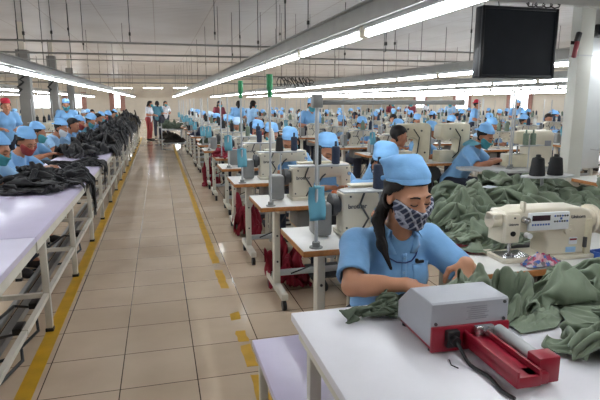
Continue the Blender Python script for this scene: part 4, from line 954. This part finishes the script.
# right edge: table behind the post with cone, box and olive cloth
inst(T0, (4.35, 3.95, 0), 0, 'white topped sewing table right of the big post', 'table')
inst(M0, (4.35, 4.0, TZ), math.pi, 'cream sewing machine right of the big post', 'sewing machine')
inst(S0, (4.25, 4.1, TZ), 0, 'thread stand right of the big post', 'thread stand'); o = inst(C0, (4.22, 4.1, TZ+.273), 0, 'black thread cone right of the big post', 'thread cone'); setmat(o, THBLK)
inst(P0, (3.93, 3.85, TZ), 0, 'slim white pole just right of the big post', 'pole'); inst(K0, (3.93, 3.82, TZ+.22), 0, 'turquoise card on the pole just right of the big post', 'card')
garment('green_garment', GREENF, 'olive cloth lying on the table right of the big post', 'garment', None, 230, (4.05, 3.75), .3, .16, .1, .1, on_table(3.8, 4.9, 3.71, 4.19, TZ, 0), N=30)
# ================================================================== CONTROL PANEL MACHINE
inst(T0, (1.78, 2.08, 0), 0, 'white topped sewing table under the control panel machine at the right', 'table')
um = thing('sewing_machine', 'cream sewing machine with white control panel at the right foreground', 'sewing machine', (1.475, 2.0, TZ), -.05); um.scale = (.88, .95, .84)
MB().box((.26, .02, .012), (.54, .19, .024), .006).build('bed', CREAM, um); MB().box((.09, .0, .0255), (.16, .12, .003)).build('needle_plate', CHROME, um)
prof = [(.0, .105), (.0, .262), (.012, .275), (.07, .278), (.1, .29), (.3, .29), (.44, .288), (.5, .27), (.525, .22), (.53, .03), (.52, .022), (.26, .022), (.262, .09), (.235, .15), (.17, .158), (.1, .16), (.092, .1)]
ub = MB().prism(prof, -.05, .09, .014).build('arm', CREAM, um)
hd = MB().box((.036, -.056, .19), (.085, .03, .16), .012).build('face_plate', CREAM, um)
MB().cyl((.035, -.07, .165), (.035, -.076, .165), .014, n=18).build('screw_hole', BLACK, hd); MB().cyl((.04, -.07, .25), (.04, -.074, .25), .005, n=10).build('screw', DARK, hd)
text('maker_lettering', 'Unicorn', .017, INK, hd, (.036, -.0716, .215), (math.pi/2, 0, 0), True)
MB().cyl((-.005, .0, .225), (-.055, .0, .225), .04, n=22).box((-.03, 0, .245), (.05, .075, .045), .01).build('thread_motor', CREAM, um)
MB().cyl((.055, -.02, .1), (.055, -.02, .055), .009, n=10).cyl((.055, -.02, .055), (.055, -.02, .028), .002, n=6).build('needle_bar', CHROME, um)
MB().cyl((.075, .0, .1), (.075, 0, .04), .006, n=8).box((.068, -.02, .034), (.02, .045, .012), .003).build('presser_foot', CHROME, um)
MB().cyl((.105, -.055, .235), (.105, -.085, .235), .018, n=16).cyl((.105, -.085, .235), (.105, -.1, .235), .007, n=10).build('tension_disc', CHROME, um)
MB().cyl((.125, -.055, .15), (.125, -.085, .15), .015, n=16).build('tension_knob', WHITE, um)
MB().box((.105, -.04, .3), (.018, .03, .06), .005).build('thread_guide', CREAM, um)
pn = MB().box((.245, -.059, .222), (.235, .018, .098), .004).build('control_panel', PANELW, um)
MB().box((.195, -.0685, .242), (.105, .003, .03), .001).build('display', PANELD, pn)
for j in range(7): MB().box((.148+.0155*j, -.0685, .206), (.010, .003, .010), .001).build('button', BLUEP, pn)
for j in range(6):
    for q in (0, 1): MB().cyl((.275+.0145*j, -.068, .25-.03*q), (.275+.0145*j, -.0705, .25-.03*q), .0052, n=10).build('button', (DARK if (j+q) % 3 else BLUEP), pn)
MB().box((.312, -.0685, .235), (.012, .003, .012), .001).build('button', BLUEP, pn)
text('brand_lettering', 'Unicorn', .026, INK, ub, (.43, -.0512, .235), (math.pi/2, 0, 0), True)
MB().cyl((.375, -.05, .165), (.375, -.066, .165), .03, n=24).cyl((.38, -.066, .165), (.38, -.07, .165), .009, n=12).build('stitch_dial', CREAM, um)
MB().box((.41, -.0515, .1), (.05, .003, .04), .001).build('rating_plate', PANELW, um); MB().box((.41, -.0535, .108), (.042, .001, .01)).build('print_band', DEVR, um)
MB().box((.4, -.0515, .05), (.06, .003, .03), .001).build('warning_sticker', BTN, um)
MB().box((.495, -.055, .12), (.035, .02, .2), .006).build('side_cover', CREAM2, um); MB().box((.478, -.058, .09), (.016, .016, .06), .003).build('thread_lever', DARK, um)
MB().cyl((.53, .02, .2), (.555, .02, .2), .06, n=28).cyl((.555, .02, .2), (.575, .02, .2), .082, n=32).build('handwheel', CREAM, um)
MB().box((.2, .12, .02), (.3, .05, .04), .01).build('hinge_cover', DARK, um)
# colourful scraps in a little bag, blue tray, crimson and olive cloth on this table
m = bpy.data.materials.new('clear bag of colourful scraps'); nt, b_ = nodes_of(m); b_.inputs['Roughness'].default_value = .2
v = nt.nodes.new('ShaderNodeTexVoronoi'); v.inputs['Scale'].default_value = 55; tc = nt.nodes.new('ShaderNodeTexCoord'); nt.links.new(tc.outputs['Object'], v.inputs['Vector'])
hs = nt.nodes.new('ShaderNodeValToRGB'); cr = hs.color_ramp; cr.interpolation = 'CONSTANT'
for pos, c in ((0, srgb(170, 60, 96)), (.25, srgb(190, 186, 192)), (.45, srgb(70, 100, 170)), (.6, srgb(206, 160, 170)), (.8, srgb(120, 110, 120))):
    e = cr.elements.new(pos) if pos not in (0,) else cr.elements[0]; e.color = c+(1,)
sp_ = nt.nodes.new('ShaderNodeSeparateColor'); nt.links.new(v.outputs['Color'], sp_.inputs[0]); nt.links.new(sp_.outputs[0], hs.inputs[0]); nt.links.new(hs.outputs[0], b_.inputs['Base Color'])
garment('scrap_bag', m, 'small clear bag of pink, white and blue scraps before the control panel machine', 'bag', None, 240, (1.63, 1.88), .1, .045, .1, .07, lambda x, y, h, n: (x, y, TZ+.003+h), N=26, thick=.002, fold=4)
bt = thing('parts_tray', 'blue plastic tray at the right end of the control panel machine table', 'tray', (2.05, 1.90, TZ), .1)
b = MB(); b.box((0, 0, .004), (.22, .1, .006))
for s in (-1, 1): b.box((s*.108, 0, .015), (.005, .1, .03)); b.box((0, s*.048, .015), (.212, .005, .03))
b.build('tub', BLUEP, bt); MB().box((0, -.056, .028), (.224, .012, .004)).build('lip', BLUEP, bt)
garment('red_cloth', REDF, 'flat crimson cloth on the table beside the seated woman', 'cloth', None, 245, (1.40, 2.2), .2, .1, -.25, .012, lambda x, y, h, n: (x, y, TZ+.002+h), N=24, wob=.1)
garment('green_garment', GREENF, 'olive cloth tail lying under the needle of the control panel machine', 'garment', None, 246, (1.62, 2.22), .26, .12, .1, .06, on_table(1.24, 2.32, 1.84, 2.32, TZ, .005), N=30)
# ================================================================== FOREGROUND TABLE
ft = simple_table('work_table', 'white table in the foreground carrying the grey and red device', .41, 2.15, .86, 1.65, .762, WHITE, ins=.07)
bench = thing('low_bench', 'low lavender topped bench at the left of the foreground table', 'bench', (.505, 1.55, 0))
MB().box((0, 0, .435), (.31, 1.14, .03), .004).build('seat', LAV, bench)
for sx in (-1, 1):
    for sy in (-1, 1): MB().box((sx*.12, sy*.5, .21), (.035, .035, .42), .003).build('leg', LEGW, bench)
MB().box((0, .5, .15), (.2, .025, .025)).box((0, -.5, .15), (.2, .025, .025)).build('stretcher', LEGW, bench)
pf = lambda lift=0: on_table(.41, 2.15, .86, 1.65, .765, lift, .5)
fg = [(1.12, 1.5, .18, .12, .2, .13, 0, 'behind the device'), (1.43, 1.5, .24, .14, .1, .12, 0, 'at the back right'), (1.8, 1.42, .26, .2, .3, .1, 0, 'at the far right'), (1.2, 1.38, .15, .07, .5, .035, 0, 'flat one in the middle'), (1.58, 1.27, .26, .2, -.3, .12, .01, 'in the right middle'), (1.27, 1.13, .17, .12, .3, .09, .0, 'in the right corner nearest the camera'), (1.72, 1.1, .28, .2, .1, .13, .0, 'outermost right, nearest the camera')]
for i, (x, y, rx, ry, rot, h, lf, nm) in enumerate(fg):
    garment('green_garment', GREENF, 'crumpled olive green garment piece on the foreground table, %s' % nm, 'garment', 'olive pieces on the foreground table', 300+i, (x, y), rx, ry, rot, h, pf(lf), N=54, fold=2.4)
garment('green_garment', GREEND, 'dark olive piece under the right forearm of the seated woman', 'garment', None, 320, (.74, 1.57), .16, .07, .1, .04, on_table(.41, 2.15, .86, 1.65, .765, 0, .7), N=36)
# the grey and red device
dv = thing('cutting_device', 'grey housed device with crimson base and arm on the foreground table', 'device', (.7, 1.255, .762), -.03)
MB().prism([(.0, .075), (.0, .148), (.006, .153), (.135, .153), (.145, .149), (.225, .08), (.228, .075), (.228, .02), (.0, .02)], .025, .275, .004, axis='X').build('housing', DEVG, dv)
b = MB(); b.box((.15, .11, .035), (.244, .21, .05), .004); b.box((.15, -.004, .044), (.25, .012, .076), .003); b.build('base', DEVR, dv)
for sx in (.045, .255):
    for sy in (.02, .2): MB().cyl((sx, sy, 0), (sx, sy, .013), .014, n=14).build('rubber_foot', BLACK, dv)
b = MB(); b.box((.16, -.13, .038), (.07, .26, .03), .003); b.box((.129, -.13, .054), (.008, .26, .028), .002); b.box((.191, -.13, .054), (.008, .26, .028), .002); b.build('arm', DEVR, dv)
MB().box((.232, -.215, .05), (.062, .05, .07), .004).box((.19, -.235, .038), (.06, .04, .03), .003).build('end_block', DEVR, dv)
MB().cyl((.236, -.015, .058), (.236, -.19, .056), .019, n=24).build('roller', LGREY, dv)
MB().box((.185, -.02, .066), (.06, .018, .032), .004).cyl((.185, -.02, .07), (.185, -.045, .07), .012, n=14).build('clamp_bracket', CHROME, dv)
MB().box((.085, -.018, .05), (.04, .022, .05), .004).cyl((.085, -.028, .05), (.085, -.045, .05), .014, n=14).build('socket', BLACK, dv)
pts = [(.085, -.04, .05), (.086, -.055, .044), (.088, -.07, .032), (.091, -.085, .019), (.095, -.1, .01), (.1, -.115, .007), (.106, -.13, .006), (.111, -.15, .006), (.113, -.17, .006), (.111, -.19, .006), (.107, -.21, .006), (.105, -.23, .006), (.108, -.25, .006), (.115, -.27, .006)]
MB().tube(pts, .005, 8).build('power_cord', BLACK, dv)
MB().tube([(.06, -.05, .004), (.05, -.08, .004), (.06, -.1, .004)], .0018, 5).build('thread_end', BLACK, dv)
b = MB()
for j in range(7): b.box((.17+(.006 if j % 2 else 0), -.0006, .133-.0062*j), (.066-(.014 if j % 3 == 1 else 0), .001, .0018))
b.build('worn_print', LABELM, dv)
for sx, z in ((.04, .09), (.26, .088), (.26, .14)): MB().cyl((sx, -.0, z), (sx, -.0035, z), .005, n=10).build('screw', DARK, dv)
# ================================================================== THE WOMAN IN THE FOREGROUND
WX, WY = .935, 2.06
J = dict(pelvis=(0, 0, .53), chest=(-.015, -.1, .81), neck=(-.01, -.16, .965), head=(-.002, -.225, 1.125), shL=(.15, -.11, .905), shR=(-.172, -.11, .905),
         elL=(.265, -.27, .775), elR=(-.262, -.31, .80), wrL=(.155, -.41, .885), wrR=(-.105, -.44, .835),
         hipL=(.1, -.04, .5), hipR=(-.1, -.04, .5), knL=(.12, -.42, .5), knR=(-.12, -.42, .5), anL=(.12, -.4, .09), anR=(-.12, -.4, .09), toL=(.13, -.54, .032), toR=(-.13, -.54, .032), hp=.27, hy=.14, hr=-.05)
grip = {'R': ((.8, -.25, -.28), (.1, -.35, 1), .35), 'L': ((-.35, -.32, -.62), (-.15, -.8, .5), .5)}
root, g, shirt, sg, T, rot, hc = build_person(J, .0045, (WX, WY, 0), 0, 'person', 'woman in light blue kerchief, blue shirt and plaid mask sewing in the foreground', grip=grip, main=True, hres=.003)
add_eyes(root, T, rot, hc, g)
inst(ST0, (WX, WY, 0), 0, 'small wooden stool under the woman in the foreground', 'stool')
def front(x, z, gr):
    i = int(round((x-gr.lo[0])/gr.res)); k = int(round((z-gr.lo[2])/gr.res)); col_ = gr.F[i, :, k]; w = np.argwhere(col_ < 0)
    if not len(w): return None
    j = w[0][0]; t = col_[j-1]/(col_[j-1]-col_[j]+1e-9); return float(gr.lo[1]+(j-1+t)*gr.res)
def patch(name, m, parent, x0, x1, z0, z1, nx, nz, th, shear=0):
    bm = bmesh.new(); V = []
    for i in range(nx+1):
        V.append([])
        for j in range(nz+1):
            z = z0+(z1-z0)*j/nz; x = x0+(x1-x0)*i/nx+shear*(z-z1); y = front(x, z, sg); V[-1].append(bm.verts.new((x, (y if y is not None else -.3)-th, z)))
    for i in range(nx):
        for j in range(nz): bm.faces.new((V[i][j], V[i+1][j], V[i+1][j+1], V[i][j+1]))
    me = bpy.data.meshes.new(name); bm.to_mesh(me); bm.free(); me.shade_smooth(); o = link(name, me, m, parent); s = o.modifiers.new('s', 'SOLIDIFY'); s.thickness = .003; return o
nk = J['neck']
patch('pocket', SHIRT, shirt, .035, .125, .735, .83, 8, 8, .003)
patch('placket', SHIRT, shirt, nk[0]-.008, nk[0]+.016, .66, .88, 3, 18, .003)
for z in (.86, .80, .74, .68):
    y = front(nk[0]+.004, z, sg)
    if y is not None: MB().cyl((nk[0]+.004, y-.0035, z), (nk[0]+.004, y-.0065, z), .0055, n=12).build('button', SHIRT2, shirt)
bm = bmesh.new(); V = []
for i in range(29):
    a = R(60)+(2*math.pi-2*R(60))*i/28; e = abs(i-14)/14; dx, dy = math.sin(a), -math.cos(a)
    V.append([bm.verts.new((nk[0]+dx*r_, nk[1]-.004+dy*r_-dd*e, nk[2]+z_-.03*e)) for r_, z_, dd in ((.057, .008, .02), (.059, .04, .02), (.066, .043, .02), (.086, .006, .022))])
for A, B in zip(V, V[1:]):
    for j in range(3): bm.faces.new((A[j], B[j], B[j+1], A[j+1]))
for sx in (-1, 1):
    def lp(x, z, o):
        y = front(nk[0]+sx*x, z, sg); return bm.verts.new((nk[0]+sx*x, (y if y is not None else nk[1]-.06)-o, z))
    A = [lp(.06+.02*t, .95-.012*t, .008) for t in (0, .5, 1)]; B = [lp(.046+.042*t, .915-.014*t, .007) for t in (0, .5, 1)]; D = [lp(.03+.034*t, .88-.004*t, .006) for t in (0, .5, 1)]
    for P_, Q_ in ((A, B), (B, D)):
        for t in (0, 1): bm.faces.new((P_[t], P_[t+1], Q_[t+1], Q_[t]))
me = bpy.data.meshes.new('collar'); bm.to_mesh(me); bm.free(); me.shade_smooth(); o = link('collar', me, SHIRT, shirt); s = o.modifiers.new('s', 'SOLIDIFY'); s.thickness = .003
# cord round the neck, clipped at the pocket
pts = []
for x, z in ((-.1, .955), (-.098, .93), (-.09, .895), (-.07, .865), (-.04, .848), (0, .842), (.03, .845), (.055, .862), (.062, .88)):
    y = front(x, z, sg); pts.append((x, (y if y is not None else nk[1])-.005, z))
MB().tube(pts, .003, 6).build('neck_cord', LANY, root)
y = front(.075, .832, sg); MB().box((.075, y-.008, .835), (.035, .01, .012), .003).box((.06, y-.009, .84), (.012, .012, .018), .003).build('cord_clip', BLACK, root)
# embroidery on the kerchief
b = MB()
for j in range(6):
    ph = .12+.075*j; lz_ = .088; k_ = math.sqrt(1-((lz_-.062)/.071)**2)
    q = T((.081*k_*math.sin(ph), .02-.103*k_*math.cos(ph), lz_)); b.box(tuple(q), (.005, .003, .010+.003*(j % 2)), 0, Euler((J['hp']-.3, 0, ph+J['hy'])))
b.build('embroidery', YELLOW, root)
# cloth in her hands
hp_ = Vector((WX+.1, WY-.47, .80))
garment('held_garment', GREEND, 'dark olive piece held between the hands of the seated woman', 'garment', None, 331, (1.02, 1.575), .12, .05, .15, .075, on_table(.41, 2.15, .86, 1.65, .765, .0, .7), N=34)
# ================================================================== LIGHT
w = bpy.data.worlds.new('daylight'); SC.world = w; w.use_nodes = True; w.node_tree.nodes['Background'].inputs[0].default_value = (.93, .97, 1, 1); w.node_tree.nodes['Background'].inputs[1].default_value = 5.0
vs = SC.view_settings; vs.view_transform = 'Standard'; vs.look = 'None'; vs.gamma = 1; vs.use_curve_mapping = False; vs.exposure = 0.8
for pr in PROTO.values():
    if not pr[1]:
        for c in list(pr[0].children_recursive): bpy.data.objects.remove(c)
        bpy.data.objects.remove(pr[0])
# none of the prototypes may linger unplaced
for p in (T0, M0, S0, C0, C1, P0, PG, PB, ST0, K0):
    if p.name not in firsts: bpy.data.objects.remove(p)
bpy.context.view_layer.update()
